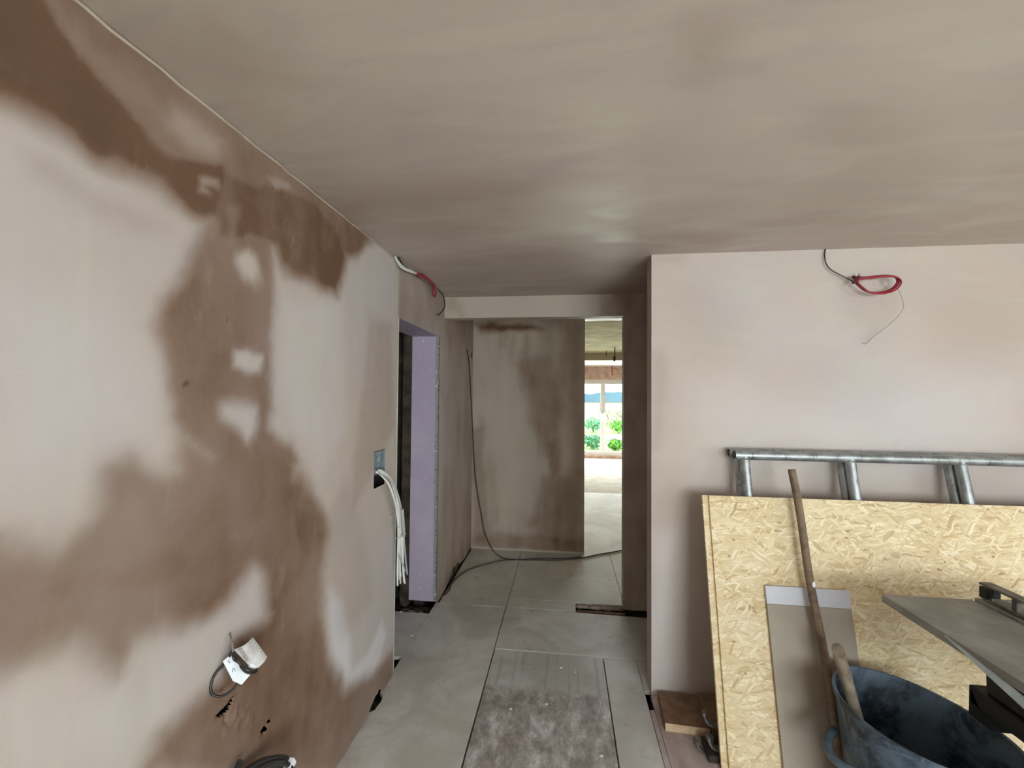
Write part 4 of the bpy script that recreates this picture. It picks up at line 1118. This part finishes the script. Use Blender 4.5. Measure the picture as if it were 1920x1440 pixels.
# ------------------------------------------------------------------ far room and garden
MB().tube([(.80, 7.1, 2.40), (.801, 7.1, 2.30), (.798, 7.1, 2.24)], .008, 6).lump((.795, 7.1, 2.22), .024, 3, 2, (.8, .6, 1.8)).build('ceiling_cable', M['black_cable'], None, smooth=60,
     label='short black cable hanging from the far room ceiling', cat='cable')
MB().tube([(.72, 7.7, 2.40), (.722, 7.7, 2.33), (.73, 7.7, 2.31)], .007, 6, 4).build('ceiling_cable', M['dusty_cable'], None, smooth=60, label='tiny brown cable end hanging beside the far ceiling beam', cat='cable')
MB().tube([(1.16, 10.9, 2.36), (1.162, 10.9, 2.22), (1.17, 10.9, 2.12)], .012, 6, 4).build('ceiling_cable', M['red_cable'], None, smooth=60, label='red cable hanging in front of the garden window wall', cat='cable')
MB().tube([(1.40, 10.9, 2.36), (1.402, 10.9, 2.22)], .008, 6).build('ceiling_cable', M['grey_cable'], None, smooth=60, label='thin grey cable hanging above the right garden window pane', cat='cable')

MB().box((-40, 11.5, -.3), (60, 140, -.12)).build('ground', M['grass'], None, kind='structure')


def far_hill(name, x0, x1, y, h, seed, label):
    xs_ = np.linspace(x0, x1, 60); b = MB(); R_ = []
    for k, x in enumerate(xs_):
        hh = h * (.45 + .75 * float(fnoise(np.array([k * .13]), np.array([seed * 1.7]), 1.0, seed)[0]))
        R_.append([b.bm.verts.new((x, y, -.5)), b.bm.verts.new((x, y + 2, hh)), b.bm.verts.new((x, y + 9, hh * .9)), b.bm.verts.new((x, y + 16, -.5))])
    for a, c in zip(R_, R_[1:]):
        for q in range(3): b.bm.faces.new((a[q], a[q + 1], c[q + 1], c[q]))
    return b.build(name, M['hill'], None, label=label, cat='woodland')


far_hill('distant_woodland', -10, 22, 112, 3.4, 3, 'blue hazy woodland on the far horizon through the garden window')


def shrub(x, y, r, h, mat, seed, label, n=420):
    root = empty('garden_shrub', (x, y, -.12), label=label, cat='shrub', group='shrubs outside the garden window')
    rnd = random.Random(seed); b = MB(); 
    for k in range(n):
        v = Vector((rnd.gauss(0, 1), rnd.gauss(0, 1), rnd.gauss(0, 1))).normalized() * rnd.uniform(.35, 1) 
        c = Vector((x + v.x * r, y + v.y * r, -.12 + h * .55 + v.z * h * .5))
        d = Vector((rnd.gauss(0, 1), rnd.gauss(0, 1), rnd.gauss(.4, 1))).normalized(); e = d.orthogonal().normalized(); s = rnd.uniform(.04, .085)
        b.poly([c - d * s, c + e * s * .45, c + d * s, c - e * s * .45], [(0, 1, 2, 3)])
    b.build('foliage', mat, root)
    t = MB()
    for k in range(7): t.tube([(x, y, -.12), (x + rnd.uniform(-.5, .5) * r, y + rnd.uniform(-.5, .5) * r, h * .3), (x + rnd.uniform(-.8, .8) * r, y + rnd.uniform(-.8, .8) * r, h * .75)], .009, 5, 3)
    t.build('stems', M['twig'], root)


shrub(.90, 14.2, .40, .46, M['leaf_blue'], 1, 'bluish green shrub nearest the left garden window pane')
shrub(1.62, 13.9, .26, .34, M['leaf'], 2, 'bright green low shrub nearest the right garden window pane')
shrub(2.15, 14.2, .25, .38, M['leaf'], 3, 'bright green low shrub outside at the right edge of the opening')
shrub(1.35, 20.5, .50, .70, M['leaf_blue'], 4, 'bluish green shrub behind the pale kerb on the left')
shrub(2.45, 20.2, .48, .62, M['leaf'], 5, 'bright green shrub behind the pale kerb on the right')
shrub(3.55, 20.6, .48, .58, M['leaf'], 6, 'green shrub behind the pale kerb at the far right')
tw = MB(); rnd = random.Random(9)
for k in range(46):
    x = 3.1 + rnd.uniform(-.8, .8); y = 25 + rnd.uniform(-.5, .5)
    tw.tube([(x, y, -.12), (x + rnd.uniform(-.2, .2), y, .35), (x + rnd.uniform(-.5, .5), y, rnd.uniform(.5, .9))], .010, 4, 3)
tw.build('bare_shrub', M['twig'], None, label='grey leafless shrub behind the green bushes outside', cat='shrub')
MB().box((-6, 17.0, -.12), (12, 17.25, .03), None, .02).build('kerb', M['stone'], None, label='pale stone kerb across the garden beyond the window', cat='kerb')
fn = empty('field_fence', (4, 48, -.12), label='low dark fence across the far field outside the window', cat='fence')
MB().box((-8, 48, .80), (16, 48.05, .90)).build('rail', M['twig'], fn)
for k in range(9): MB().box((-7 + 2.7 * k, 47.96, -.12), (-6.9 + 2.7 * k, 48.06, 1.0)).build('post', M['twig'], fn)
MB().tube([(2.0, 26, -.12), (2.25, 26, .8), (2.55, 26, 1.5)], .03, 6, 4).tube([(2.1, 26, .3), (1.95, 26, .6)], .02, 6).build('leaning_stake', M['twig'], None, smooth=60, label='thin leaning grey stake outside the left window pane', cat='stake')
